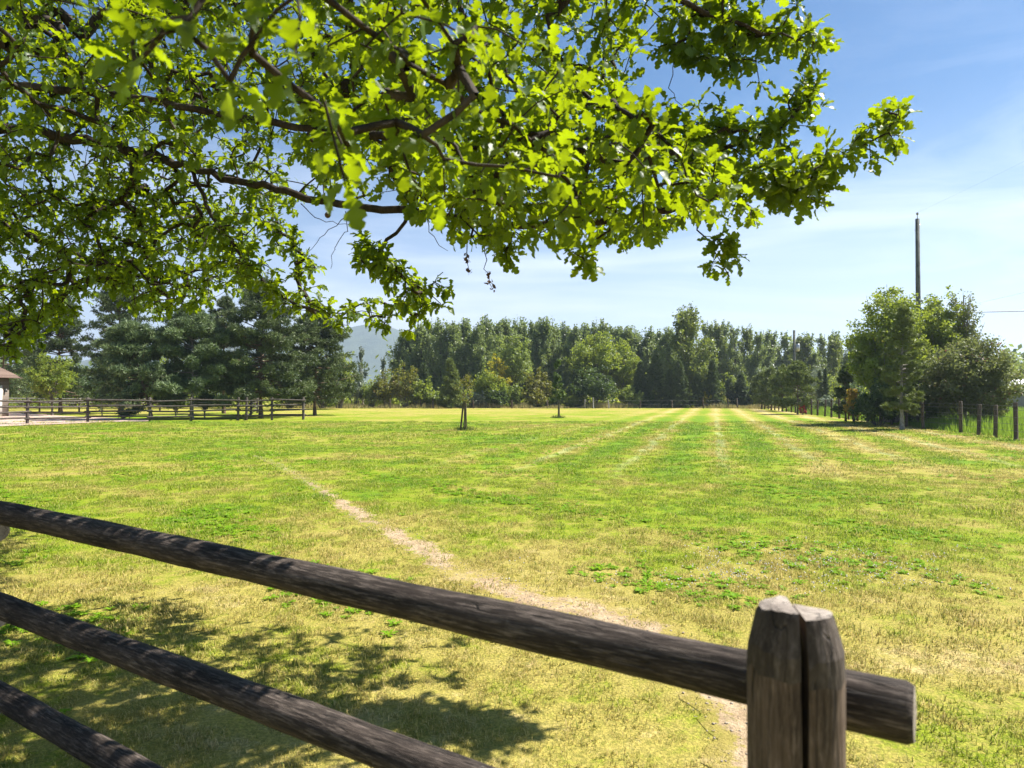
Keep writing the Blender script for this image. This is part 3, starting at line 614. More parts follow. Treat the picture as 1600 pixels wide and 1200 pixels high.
T('shrub', 'dark shrub at the foot of the right clump, left of the pale trunk', 'shrub', at(1372, 36), Hh(596, 36), 38 * 36 / FPX, 'shrub', 'darkgreen', seed=175, nleaf=6500, size=0.14)
T('shrub', 'dark shrub behind the pale pine trunk at the foot of the clump', 'shrub', at(1440, 36), Hh(590, 36), 34 * 36 / FPX, 'shrub', 'darkgreen', seed=176, nleaf=5500, size=0.14)
T('shrub', 'leafy shrub under the right side of the apple tree', 'shrub', at(1545, 35), Hh(600, 35), 30 * 35 / FPX, 'shrub', 'apple', seed=177, nleaf=4500, size=0.13)
T('shrub', 'yellow and orange turning shrub left of the right clump', 'shrub', at(1334, 41), Hh(600, 41), 15 * 41 / FPX, 'shrub', 'orange', seed=178, nleaf=1700, size=0.15, dens=0.7)
T('small_tree', 'small dark tree with a bare stem beside the turning shrub', 'tree', at(1321, 42.5), Hh(564, 42.5), 19 * 42.5 / FPX, 'pine', 'spruce', 'pinebark', seed=179, nleaf=2600, size=0.2, dens=0.8)
for k, (px, Y, ty, w_, lb) in enumerate([(1246, 58, 562, 32, 'largest round-headed pine of the row along the wire fence'), (1222, 68, 570, 24, 'second round-headed pine of the row, left of the largest'),
                                         (1205, 73, 572, 22, 'pine between the second and the last of the row'), (1190, 80, 578, 20, 'farthest dark pine of the row along the wire fence')]):
    T('pine_tree', lb, 'tree', at(px, Y), Hh(ty, Y), w_ * Y / FPX, 'pine', 'warmpine', 'pinebark', seed=190 + k, nleaf=3300, size=0.28, dens=1.0)
for k, (px, ty, lb) in enumerate([(1281, 580, 'left of two narrow dark cedars'), (1290, 576, 'right of two narrow dark cedars')]):
    T('cedar_tree', lb, 'tree', at(px, 76), Hh(ty, 76), 6.5 * 76 / FPX, 'spruce', 'spruce', seed=196 + k, nleaf=2200, size=0.22)
T('shrub', 'small bright red shrub by the wire fence at the foot of the pine row', 'shrub', at(1254, 57), Hh(632, 57), 7 * 57 / FPX, 'shrub', 'red', seed=199, nleaf=420, size=0.14, dens=0.5)
for k, (px, Y, ty, w_, lb) in enumerate([(1590, 95, 575, 40, 'green tree behind the pale-roofed shed at the right edge'), (1700, 80, 560, 50, 'green tree beyond the right edge behind the crop')]):
    T('deciduous_tree', lb, 'tree', at(px, Y), Hh(ty, Y), w_ * Y / FPX, 'shrub', 'olive', seed=205 + k, nleaf=4000, size=0.27)

# hill conifers on the right ridge
rh = np.random.default_rng(9); sel = HV[rh.integers(0, len(HV), 9000)] + rh.normal(size=(9000, 3)) * [14, 14, 0]
sel = sel[(sel[:, 2] > 25)]; hn = rh.uniform(9, 19, len(sel)); wv = hn * 0.16
base = sel - [0, 0, 3.0]
V = np.stack([base + np.stack([wv, 0 * wv, 0 * wv], -1), base + np.stack([-0.5 * wv, 0.87 * wv, 0 * wv], -1), base + np.stack([-0.5 * wv, -0.87 * wv, 0 * wv], -1), base + np.stack([0 * wv, 0 * wv, hn], -1)], 1).reshape(-1, 3)
k4 = np.arange(len(sel))[:, None] * 4; F = np.vstack([k4 + [0, 1, 3], k4 + [1, 2, 3], k4 + [2, 0, 3]])
props(link('hill_forest', npmesh('hill_forest', V, F, M['hillleaf'], rh.random(len(F)))), 'blue hazy conifers covering the hill at the right edge', 'forest', kind='stuff')

# ------------------------------------------------------------------ grasses at the field's edges
def blades(rg, x, y, h, w, lean=0.35):
    n = len(x); z = hgt(x, y); a = rg.uniform(0, 2 * PI, n); l = rg.uniform(0, lean, n) * h; b = rg.uniform(0, 2 * PI, n)
    p = np.stack([x, y, z - 0.01], -1); s = np.stack([np.cos(a), np.sin(a), 0 * a], -1) * (w / 2)[:, None] if np.ndim(w) else np.stack([np.cos(a), np.sin(a), 0 * a], -1) * w / 2
    t = p + np.stack([np.cos(b) * l, np.sin(b) * l, h], -1)
    return np.stack([p - s, p + s, t], 1).reshape(-1, 3), np.arange(n * 3).reshape(-1, 3)
rg = np.random.default_rng(31)
n = 30000; px = rg.uniform(440, 1300, n); Y = rg.uniform(84.2, 92, n) + 1.5 * np.sin(px * 0.02)
x = (px - 800) / FPX * Y; h = rg.uniform(0.08, 0.75, n) * (0.25 + 0.9 * np.abs(np.sin(px * 0.013 + 2 * np.sin(px * 0.031))) ** 1.5)
V, F = blades(rg, x, Y, h, 0.10)
props(link('tall_grass', npmesh('tall_grass', V, F, M['drygrass'], rg.random(n))), 'strip of tall tan and green grass along the foot of the far trees', 'grass', kind='stuff')
n = 60000; Y = rg.uniform(24, 70, n) ** 1.0; fx = 13.3 + 0.2 * Y; x = fx + 0.35 + rg.random(n) ** 1.3 * 26
h = rg.uniform(0.35, 0.8, n) * np.clip((x - fx) * 0.8, 0.25, 1); V, F = blades(rg, x, Y, h, 0.055)
props(link('crop_grass', npmesh('crop_grass', V, F, M['crop'], rg.random(n))), 'tall bright green grass growing beyond the wire fence on the right', 'grass', kind='stuff')

# ------------------------------------------------------------------ fences
def log_mesh(name, length, r0, r1, mat, n=14, seg=14, seed=0, rough=0.04, sag=0.0, axis='x', endmat=None):
    """irregular log along local X (or Z), origin at its start"""
    rg = np.random.default_rng(seed); s = np.linspace(0, 1, seg); V = []
    k1, k2, k3 = rg.uniform(0, 6, 3)
    for i_, t in enumerate(s):
        r = r0 + (r1 - r0) * t; a = np.arange(n) * 2 * PI / n
        rr = r * (1 + rough * np.sin(2 * a + k1 + t * 3) + rough * 0.7 * np.sin(3 * a + k2 - t * 5) + rough * 0.5 * np.sin(9 * t * length + k3) + rng_small(rg, n, rough * 0.25))
        if i_ in (0, seg - 1): rr = rr * 0.93
        oy = sag * math.sin(PI * t) + 0.12 * r * math.sin(4 * t + k1); oz = 0.12 * r * math.cos(3 * t + k2)
        tx = t * length
        if i_ == 1: tx = 0.012
        if i_ == seg - 2: tx = length - 0.012
        V += [(tx, oy + q_ * math.cos(b), oz + q_ * math.sin(b)) for q_, b in zip(rr, a)]
    V.append((-0.003, 0, 0)); V.append((length + 0.003, 0, 0)); F = []
    for i_ in range(seg - 1):
        for j in range(n): F.append((i_ * n + j, i_ * n + (j + 1) % n, (i_ + 1) * n + (j + 1) % n, (i_ + 1) * n + j))
    nb = len(F)
    for j in range(n): F.append((seg * n, (j + 1) % n, j)); F.append((seg * n + 1, (seg - 1) * n + j, (seg - 1) * n + (j + 1) % n))
    V = np.array(V)
    if axis == 'z': V = V[:, [1, 2, 0]]
    me = bpy.data.meshes.new(name); me.from_pydata([tuple(v) for v in V], [], F); me.materials.append(mat)
    if endmat: me.materials.append(endmat)
    for p in me.polygons:
        p.use_smooth = p.index < nb
        if endmat and p.index >= nb: p.material_index = 1
    return me
def rng_small(rg, n, a): return rg.normal(size=n) * a
def place_log(name, me, a, b, parent):
    a = Vector([float(c) for c in a]); b = Vector([float(c) for c in b]); d = b - a
    o = link(name, me, parent, a); o.rotation_mode = 'QUATERNION'; o.rotation_quaternion = d.to_track_quat('X', 'Z')
    return o

# near fence
nf = thing('log_fence', 'weathered round-rail fence crossing the near foreground with a split post', 'fence')
ra = np.array([-2.62, 3.395]); rb = np.array([0.717, 1.224]); dv = (rb - ra) / np.linalg.norm(rb - ra); Lr = float(np.linalg.norm(rb - ra))
for k, (z, rr0, rr1) in enumerate([(1.085, 0.054, 0.052), (0.650, 0.052, 0.052), (0.222, 0.052, 0.051)]):
    me = log_mesh('rail', Lr, rr0, rr1, M['rail'], 28, 60, seed=3 + k, rough=0.05, sag=0.018 - 0.016 * k, endmat=M['posttop'])
    place_log('rail', me, (ra[0], ra[1], z), (rb[0], rb[1], z), nf)
# the next bay to the left, its rails end beside the hidden post
nv = np.array([-dv[1], dv[0]]); nv = nv if nv[1] > 0 else -nv
for k, z in enumerate([0.985, 0.575, 0.15]):
    me = log_mesh('rail', 3.0, 0.054, 0.056, M['rail'], 20, 30, seed=13 + k, endmat=M['posttop'])
    s0 = ra + dv * 0.17 + nv * 0.0; place_log('rail', me, (s0[0] - 0.02, s0[1] + 0.02, z), (s0[0] - 2.55, s0[1] + 1.62, z + 0.01), nf)
# split post: two halves with a real gap between them
def half_post(side, cxp, cyp, zt, r, mat3, seed, ang0):
    rg = np.random.default_rng(seed); n = 16; arc = np.linspace(-PI / 2 + 0.05, PI / 2 - 0.05, n)
    prof = [(0.0, 1.0, 0), (0.25, 1.02, 0), (0.55, 0.99, 0), (0.9, 1.01, 0), (zt - 0.105, 0.985, 0), (zt - 0.068, 0.97, 1), (zt - 0.008, 0.77, 1), (zt, 0.73, 2)]
    V, F, MI = [], [], []
    for (z, s, _) in prof:
        for k, a in enumerate(arc):
            rr = r * s * (1 + 0.02 * math.sin(5 * a + z * 3 + seed) + rg.normal() * 0.006)
            x = 0.0006 + (0.0 if z < 1 else 0.0022) + rr * math.cos(a); y = rr * math.sin(a)
            zz = z + (0.004 * math.sin(1.3 * a + seed) if z > 1.1 else 0) + (rg.normal() * 0.005 if zt - 0.11 < z < zt - 0.06 else 0) + (rg.normal() * 0.0012 if z > 1.1 else 0)
            V.append((side * x, y, zz))
    nr = len(prof)
    for i_ in range(nr - 1):
        for j in range(n - 1):
            f = (i_ * n + j, i_ * n + j + 1, (i_ + 1) * n + j + 1, (i_ + 1) * n + j); F.append(f if side > 0 else f[::-1]); MI.append(0 if i_ < 4 else 1)
        f = (i_ * n + n - 1, i_ * n, (i_ + 1) * n, (i_ + 1) * n + n - 1); F.append(f if side > 0 else f[::-1]); MI.append(0)
    c = len(V); top = [(nr - 1) * n + j for j in range(n)]; mxy = np.mean([V[t] for t in top], axis=0); V.append((mxy[0], mxy[1], zt + 0.003))
    for j in range(n):
        f = (top[j], top[(j + 1) % n], c); F.append(f if side > 0 else f[::-1]); MI.append(2)
    me = bpy.data.meshes.new('post_half'); me.from_pydata(V, [], F)
    for m_ in mat3: me.materials.append(m_)
    for p in me.polygons: p.material_index = MI[p.index]; p.use_smooth = MI[p.index] == 0 and len(p.vertices) == 4 and (p.index % n) != n - 1
    o = link('post', me, nf, (cxp, cyp, 0)); o.rotation_euler = (0, 0, ang0); return o
pcx, pcy = 0.494, 1.195
half_post(-1, pcx, pcy, 1.283, 0.079, (M['post'], M['postcut'], M['posttop']), 4, R(-12))
half_post(1, pcx, pcy, 1.272, 0.077, (M['post'], M['postcut'], M['posttop']), 9, R(-12))
me = log_mesh('post', 1.32, 0.075, 0.07, M['post'], 20, 16, seed=40, axis='z', endmat=M['posttop'])
link('post', me, nf, (ra[0] - 0.17, ra[1] - 0.06, 0.0))
link('post', me, nf, (ra[0] - 2.5, ra[1] + 1.5, 0.0))

# left fence: four rails per bay, stacked at round posts
lf = thing('log_fence', 'grey four-rail log fence in front of the left pines', 'fence')
lp = [G(a, b) for a, b in [(-150, 672), (-55, 667), (43, 662.5), (137, 660), (234, 659), (298, 658), (372, 657), (425, 656.5), (474, 656)]]
pm = log_mesh('post', 1.5, 0.085, 0.075, M['farrail'], 8, 4, seed=50, axis='z')
rmesh = {}
def bay(par, a, b, k, zs, mat, r=0.055):
    d = (b - a)[:2]; Lb = float(np.linalg.norm(d)); d = d / Lb; nn = np.array([-d[1], d[0]])
    for j, z in enumerate(zs):
        off = (0.06 if (j + k) % 2 else -0.06) * nn; a2 = a[:2] - d * 0.16 + off; b2 = b[:2] + d * 0.16 + off
        dz = 0.03 * math.sin(k * 3.1 + j * 1.7)
        key = (round(Lb, 1), mat); 
        if key not in rmesh: rmesh[key] = log_mesh('rail', Lb + 0.32, r, r * 0.9, M[mat], 8, 5, seed=60 + len(rmesh))
        place_log('rail', rmesh[key], (a2[0], a2[1], z + dz + 0.05 * (k % 2)), (b2[0], b2[1], z - dz + 0.05 * (k % 2)), par)
for k, p in enumerate(lp): link('post', pm, lf, (p[0], p[1], 0)).rotation_euler = (0, 0, k * 1.1)
for k in range(len(lp) - 1): bay(lf, lp[k], lp[k + 1], k, (0.30, 0.62, 0.94, 1.27), 'farrail')
lf2 = thing('log_fence', 'side run of log fence going back from the left fence near the big pine trunk', 'fence')
sp_ = [lp[6] + [0.3, 0.6, 0], G(392, 650), G(402, 645.5), G(408, 642.5)]
for k, p in enumerate(sp_): link('post', pm, lf2, (p[0], p[1], 0))
for k in range(3): bay(lf2, sp_[k], sp_[k + 1], k, (0.30, 0.62, 0.94, 1.27), 'farrail')
lf3 = thing('log_fence', 'second log fence farther back between the shed and the pines', 'fence')
bp_ = [at(px_, 66) + (0,) for px_ in (-60, 0, 62, 124, 186, 250, 320)]; bp_ = [np.array(p) for p in bp_]
for k, p in enumerate(bp_): link('post', pm, lf3, (p[0], p[1], 0))
for k in range(len(bp_) - 1): bay(lf3, bp_[k], bp_[k + 1], k, (0.45, 0.85, 1.25), 'greypost')

# right wire fence
wf = thing('wire_fence', 'wooden-post wire fence running back along the right side of the field', 'fence')
rpts = [G(1588, 689), G(1555, 684), G(1529, 680), G(1501, 676.5)]
y_ = 33.0
while y_ < 86: rpts.append(np.array([13.0 + 0.207 * y_ + 0.03 * math.sin(y_), y_, 0])); y_ += 2.25 + 0.15 * math.sin(y_ * 3)
rpts = [np.array([17.0, 20.4, 0.0]), np.array([17.5, 22.4, 0.0])] + rpts
rw_ = random.Random(4)
pms = [log_mesh('post', 1.3, 0.075, 0.068, M['farpost'], 8, 4, seed=70 + k, axis='z') for k in range(3)]
for k, p in enumerate(rpts):
    o = link('post', pms[k % 3], wf, (p[0], p[1], 0)); s = 1 + rw_.uniform(-0.05, 0.07); o.scale = (1, 1, s); o.rotation_euler = (R(rw_.uniform(-2.5, 2.5)), R(rw_.uniform(-2.5, 2.5)), k)
for z in (0.35, 0.6, 0.85, 1.1, 1.25):
    V, F = tube_tri([np.array([p[0] - 0.07, p[1], z + 0.01 * math.sin(k * 2 + z * 9)]) for k, p in enumerate(rpts)], 0.006, 4)
    link('wire', npmesh('wire', V, F, M['wire']), wf)
# far fence at the foot of the trees
ff = thing('wire_fence', 'low line of old posts along the far edge of the field', 'fence')
for k, (px_, hh_, mt) in enumerate([(560, 1.0, 'farpost'), (610, 1.1, 'farpost'), (677, 1.2, 'farpost'), (740, 1.0, 'farpost'), (800, 1.0, 'farpost'), (855, 1.0, 'farpost'), (914, 1.1, 'greypost'), (927, 1.35, 'greypost'), (951, 1.1, 'greypost'),
                                      (1000, 1.0, 'farpost'), (1050, 1.0, 'farpost'), (1099, 1.3, 'farpost'), (1138, 1.2, 'farpost'), (1152, 1.25, 'farpost')]):
    x_, yy_ = at(px_, 83.5); me = log_mesh('post', hh_, 0.09, 0.08, M[mt], 8, 4, seed=80 + k, axis='z'); o = link('post', me, ff, (x_, yy_, 0)); o.rotation_euler = (0, R(rw_.uniform(-4, 4)), 0)
for z in (0.5, 0.95):
    a_, b_ = at(560, 83.5), at(1152, 83.5); V, F = tube_tri([(a_[0], a_[1] - 0.1, z), (b_[0], b_[1] - 0.1, z)], 0.006, 4); link('wire', npmesh('wire', V, F, M['wire']), ff)
g = G(493, 641); me = log_mesh('pole', 0.95, 0.06, 0.05, M['greypost'], 8, 5, seed=99, axis='z')
o = props(link('old_post', me, None, (g[0], g[1], 0)), 'lone pale leaning post right of the left log fence', 'post'); o.rotation_euler = (0, R(-6), 0)

# ------------------------------------------------------------------ staked saplings
def sapling(px, py, ty, wpx, kind, leaf, label, seed, stakes, nleaf, size):
    g = G(px, py); Y = g[1]; t = thing('sapling', label, 'sapling', (g[0], g[1], 0)); H = Hh(ty, Y); Rr = wpx * Y / FPX
    rg = np.random.default_rng(seed); zc0, zc1 = (1.25, H) if kind == 'wide' else (1.0, H)
    C = []; tp = np.array([(0.02 * math.sin(z * 2), 0, z) for z in np.linspace(-0.02, H * 0.96, 10)])
    woods = [tube_tri(tp, np.linspace(0.035, 0.006, 10), 8)]
    for k in range(26):
        z0 = rg.uniform(zc0 * 0.95, zc1 * 0.9); a = rg.uniform(0, 2 * PI); f = (z0 - zc0) / (zc1 - zc0)
        r = Rr * (math.sin(PI * (0.25 + 0.7 * f)) if kind == 'wide' else (1 - f * 0.8)) * rg.uniform(0.6, 1)
        p2 = np.array([r * math.cos(a), r * math.sin(a), z0 + r * 0.6]); p0 = np.array([0, 0, z0]); pts = bez(p0, (p0 + p2) / 2 + [0, 0, 0.03], p2, np.linspace(0, 1, 4))
        woods.append(tube_tri(pts, np.linspace(0.010, 0.004, 4), 4)); C += [pts[2], pts[3], (pts[2] + pts[3]) / 2]
    C = np.array(C); pos = C[rg.integers(0, len(C), nleaf)] + rg.normal(size=(nleaf, 3)) * Rr * 0.13
    V, F = leaf_quads(rg, pos, size, np.array([0, 0, 1.0])); link('crown', npmesh('crown', V, F, M[leaf], rg.random(len(F))), t)
    V, F = join(woods); link('trunk', npmesh('trunk', V, F, M['bg_bark'], smooth=True), t)
    for (x0, y0, x1, y1, h) in stakes:
        me = log_mesh('stake', math.sqrt((x1 - x0) ** 2 + (y1 - y0) ** 2 + h * h), 0.045, 0.04, M['farpost'], 8, 4, seed=seed)
        place_log('stake', me, (x0, y0, -0.01), (x1, y1, h), t)
    n = 260; V, F = blades(rg, g[0] + rg.normal(size=n) * 0.22, g[1] + rg.normal(size=n) * 0.2, rg.uniform(0.06, 0.28, n), 0.03)
    props(link('grass_tuft', npmesh('grass_tuft', V, F, M['darkgreen'], rg.random(n))), 'uncut dark grass around the foot of the ' + ('yellow sapling' if kind == 'wide' else 'columnar sapling'), 'grass', kind='stuff')
sapling(725, 673, 584, 18, 'wide', 'olive', 'staked sapling with a yellow-green crown in the mown field', 210, [(-0.16, 0.02, -0.02, 0.0, 1.35), (0.10, -0.05, 0.07, 0.0, 1.40)], 520, 0.085)
sapling(872, 653, 556, 11, 'column', 'darkgreen', 'farther sapling with a dark columnar crown and one stake', 211, [(0.10, 0.0, 0.07, 0, 1.15)], 2600, 0.13)

# ------------------------------------------------------------------ utility poles and wires
def upole(px, Y, ty, r0, r1, label, fitt):
    x, y = at(px, Y); H = Hh(ty, Y); t = thing('utility_pole', label, 'utility pole', (x, y, 0))
    V, F = tube_tri([(0, 0, -0.1), (0, 0, H * 0.5), (0, 0, H)], [r0, (r0 + r1) / 2, r1], 14); link('pole', npmesh('pole', V, F, M['pole'], smooth=False), t)
    if fitt:
        V, F = tube_tri([(0, 0, H), (0, 0, H + 0.28)], [0.025, 0.02], 8); link('pin', npmesh('pin', V, F, M['metal']), t)
        V, F = tube_tri([(0, 0, H + 0.26), (0, 0, H + 0.31), (0, 0, H + 0.35), (0, 0, H + 0.40), (0, 0, H + 0.43)], [0.05, 0.09, 0.06, 0.08, 0.03], 10); link('insulator', npmesh('insulator', V, F, M['ceramic'], smooth=True), t)
        for zz, sx_ in ((H - 0.4, 1), (H - 0.75, -1), (7.85, 1), (7.85, -1)):
            V, F = tube_tri([(0, 0, zz), (sx_ * (r1 + 0.12), -0.02, zz)], 0.022, 6); link('bracket', npmesh('bracket', V, F, M['metal']), t)
            if zz > 7 and zz < 8:
                V, F = tube_tri([(sx_ * (r1 + 0.13), 0, zz - 0.09), (sx_ * (r1 + 0.13), 0, zz), (sx_ * (r1 + 0.13), 0, zz + 0.09)], [0.04, 0.07, 0.04], 8); link('insulator', npmesh('insulator', V, F, M['ceramic']), t)
    return t, x, y, H
t1, ux, uy, uH = upole(1436, 45, 342, 0.19, 0.125, 'tall bare utility pole rising behind the right-hand clump', True)
t2, vx, vy, vH = upole(1241.5, 84, 516, 0.20, 0.14, 'distant utility pole with a grey transformer beyond the pine row', False)
V, F = tube_tri([(0.38, -0.1, vH - 2.6), (0.38, -0.1, vH - 2.55), (0.38, -0.1, vH - 1.75), (0.38, -0.1, vH - 1.7)], [0.2, 0.25, 0.25, 0.2], 14); link('transformer', npmesh('transformer', V, F, M['metal']), t2)
V, F = tube_tri([(0, 0, vH - 0.5), (0, -0.3, vH - 0.5)], 0.04, 6); link('bracket', npmesh('bracket', V, F, M['metal']), t2)
def wire(a, b, sag, r, label):
    s = np.linspace(0, 1, 24)[:, None]; pts = np.array(a) * (1 - s) + np.array(b) * s; pts[:, 2] -= 4 * sag * (s * (1 - s))[:, 0]
    V, F = tube_tri(pts, r, 5); props(link('power_line', npmesh('power_line', V, F, M['wire'])), label, 'cable')
wire((ux, uy, uH + 0.42), (22.9, 4.0, uH + 0.3), 0.35, 0.0025, 'topmost thin wire rising right from the top of the tall pole')
if 0: wire((ux, uy, uH + 0.42), (vx, vy, vH + 0.05), 0.5, 0.008, 'thin wire from the tall pole back to the distant pole')
wire((ux + 0.12, uy, 7.05), (50.0, 41.0, 7.5), 0.15, 0.028, 'thick cable leaving the right clump towards the right edge')
wire((ux, uy - 0.12, 6.85), (22.0, 5.0, 7.2), 0.25, 0.004, 'faint lower wire slanting up at the right edge')

# ------------------------------------------------------------------ buildings
x1 = (14 - 800) / FPX * 52; b = thing('shed', 'brown-roofed brick outbuilding cut by the left edge', 'building', (x1, 46, 0)); ez = Hh(590, 52)
V, F = box_tri(-8, 0, 0, 6, 0, ez); link('wall', npmesh('wall', V, F, M['brick']), b)
V, F = box_tri(-4.6, -0.55, -0.06, 0.0, 0, 2.35); link('door', npmesh('door', V, F, M['white']), b)
V, F = box_tri(0.0, 0.06, 3.3, 5.25, 0, 2.35); link('door', npmesh('door', V, F, M['white']), b)
ov = 0.62; rt = ez + 3.0; ev = ez - 0.04
RV = np.array([(-8 - ov, -ov, ev), (ov, -ov, ev), (ov, 6 + ov, ev), (-8 - ov, 6 + ov, ev), (-4.6, 3.0, rt), (-3.4, 3.0, rt),
               (-8 - ov, -ov, ev + .02), (ov, -ov, ev + .02), (ov, 6 + ov, ev + .02), (-8 - ov, 6 + ov, ev + .02)])
me = bpy.data.meshes.new('roof'); me.from_pydata([tuple(v) for v in RV], [], [(6, 7, 5, 4), (7, 8, 5), (8, 9, 4, 5), (9, 6, 4), (0, 3, 2, 1), (0, 1, 7, 6), (1, 2, 8, 7), (2, 3, 9, 8), (3, 0, 6, 9)]); me.materials.append(M['shingle']); link('roof', me, b)
V, F = box_tri(-8 - ov, ov, -ov - 0.05, -ov - 0.003, ev - 0.16, ev + 0.03); link('fascia', npmesh('fascia', V, F, M['greywall']), b)
V, F = box_tri(0.003, 0.16, 5.5, 5.62, 1.85, 2.1); link('wall_lamp', npmesh('wall_lamp', V, F, M['wire']), b)
x2 = (1580 - 800) / FPX * 62; b2 = thing('shed', 'low grey shed with a pale roof at the right edge beyond the crop', 'building', (x2, 62, 0)); ez2 = Hh(604, 62)
V, F = box_tri(0, 10, 0, 6, 0, ez2); link('wall', npmesh('wall', V, F, M['greywall']), b2)
me = bpy.data.meshes.new('roof'); e = 0.35
me.from_pydata([(-e, -e, ez2), (10 + e, -e, ez2), (10 + e, 6 + e, ez2), (-e, 6 + e, ez2), (1.2, 3, ez2 + 0.75), (8.8, 3, ez2 + 0.75), (-e, -e, ez2 - .1), (10 + e, -e, ez2 - .1), (10 + e, 6 + e, ez2 - .1), (-e, 6 + e, ez2 - .1)], [],
               [(0, 1, 5, 4), (1, 2, 5), (2, 3, 4, 5), (3, 0, 4), (6, 9, 8, 7), (6, 7, 1, 0), (7, 8, 2, 1), (8, 9, 3, 2), (9, 6, 0, 3)]); me.materials.append(M['whiteroof']); link('roof', me, b2)
V, F = box_tri(1.5, 2.5, -0.04, 0.0, 0, 2.0); link('door', npmesh('door', V, F, M['white']), b2)

# ------------------------------------------------------------------ the oak overhead
oak = thing('oak_tree', 'oak with lobed sunlit leaves hanging over the top left of the view', 'tree', (-6.6, 4.3, 0)); OB = np.array([-6.6, 4.3, 0.0])
orr = np.random.default_rng(2024)
def PX(l): return [P(*p) for p in l]
tk = [np.array([-6.6, 4.3, z]) + [0.12 * math.sin(z), 0.1 * math.cos(z * 1.3), 0] for z in (0, 0.4, 1.0, 1.8, 2.6, 3.4, 4.3, 5.4, 6.6, 7.8)]
limbs = {
 'A': [tk[5]] + PX([(-330, 60, 5.9), (0, 130, 5.6), (200, 152, 5.2), (420, 190, 4.8), (600, 222, 4.5), (700, 262, 4.3), (800, 300, 4.2)]),
 'B': [tk[4]] + PX([(-300, 190, 6.8), (60, 205, 6.6), (180, 228, 6.5), (300, 262, 6.2), (400, 288, 5.8), (520, 318, 5.4), (650, 332, 5.0), (770, 352, 4.7), (900, 352, 4.5), (1000, 338, 4.3), (1100, 312, 4.2), (1200, 277, 4.1), (1290, 262, 4.1), (1350, 228, 4.0), (1402, 180, 4.0)]),
 'C': [tk[6]] + PX([(100, -260, 5.4), (500, -170, 5.0), (690, -20, 4.7), (765, 72, 4.6), (805, 140, 4.5), (860, 200, 4.4), (960, 262, 4.3), (1030, 300, 4.25)]),
 'D': [tk[3]] + PX([(-420, 330, 7.0), (-150, 320, 7.8), (0, 345, 8.0), (90, 388, 7.8), (200, 430, 7.5), (320, 452, 7.2)]),
 'G': [tk[7]] + PX([(0, -420, 4.4), (400, -260, 4.0), (800, -130, 3.9), (1010, -20, 4.0), (1150, 40, 4.1), (1270, 66, 4.2)]),
 'I': [tk[5]] + PX([(-900, -420, 2.6), (-300, -330, 1.9), (60, -230, 1.6), (330, -130, 1.6), (520, 0, 1.8), (680, 130, 2.2), (860, 240, 2.7)]),
 'J': [tk[5]] + PX([(-420, 420, 8.4), (-150, 400, 9.0), (30, 480, 9.0)]),
 'K': [tk[6]] + [np.array([-5.0, 3.2, 5.6]), np.array([-3.4, 2.6, 6.2]), np.array([-1.8, 2.4, 5.9]), np.array([-0.4, 2.1, 5.2]), np.array([0.9, 1.9, 4.7])],  # outer end extended to carry the unseen foliage added for shade
 'L': [tk[7]] + [np.array([-8.2, 4.0, 6.8]), np.array([-9.6, 3.6, 7.2])],
 'M': [tk[6]] + [np.array([-6.0, 6.2, 5.8]), np.array([-5.2, 8.0, 6.3])],
 'N': [tk[6]] + [np.array([-7.2, 2.0, 5.6]), np.array([-7.4, -0.2, 6.0])],
}
limbs['E'] = [limbs['B'][4]] + PX([(330, 335, 6.0), (385, 410, 5.8), (432, 462, 5.6), (500, 488, 5.5), (590, 490, 5.4)])
limbs['F'] = [limbs['B'][7]] + PX([(585, 392, 5.3), (635, 440, 5.2), (688, 474, 5.2)])
limbs['H'] = [limbs['B'][11]] + PX([(1090, 240, 4.3), (1160, 222, 4.3), (1225, 200, 4.3), (1262, 150, 4.3)])
limbs['O'] = [limbs['B'][11]] + PX([(1070, 350, 4.15), (1120, 392, 4.1), (1140, 432, 4.1)])
limbs['Q'] = [limbs['D'][5]] + PX([(120, 440, 7.4), (60, 500, 7.2), (20, 545, 7.2)])
nodes, par_, isl = [], [], []
def resample(pl, step):
    pl = np.array(pl); d = np.concatenate([[0], np.cumsum(np.linalg.norm(np.diff(pl, axis=0), axis=1))]); n = max(3, int(d[-1] / step) + 1)
    s = np.linspace(0, d[-1], n); r = np.stack([np.interp(s, d, pl[:, k]) for k in range(3)], -1)
    for _ in range(2): r[1:-1] = 0.5 * r[1:-1] + 0.25 * (r[:-2] + r[2:])
    r[1:-1] += orr.normal(size=(n - 2, 3)) * 0.012
    return r
limb_ids = {}
tkr = resample(tk, 0.2); limb_ids['trunk'] = []
for k, p in enumerate(tkr): nodes.append(p); par_.append(k - 1); limb_ids['trunk'].append(k)
for key in ['A', 'B', 'C', 'D', 'G', 'I', 'J', 'K', 'L', 'M', 'N', 'E', 'F', 'H', 'O', 'Q']:
    r = resample(limbs[key], 0.12); NA = np.array(nodes); j = int(np.argmin(np.linalg.norm(NA - r[0], axis=1))); ids = [j]
    for p in r[1:]:
        nodes.append(p); par_.append(ids[-1]); ids.append(len(nodes) - 1)
    limb_ids[key] = ids
nlimb = len(nodes)

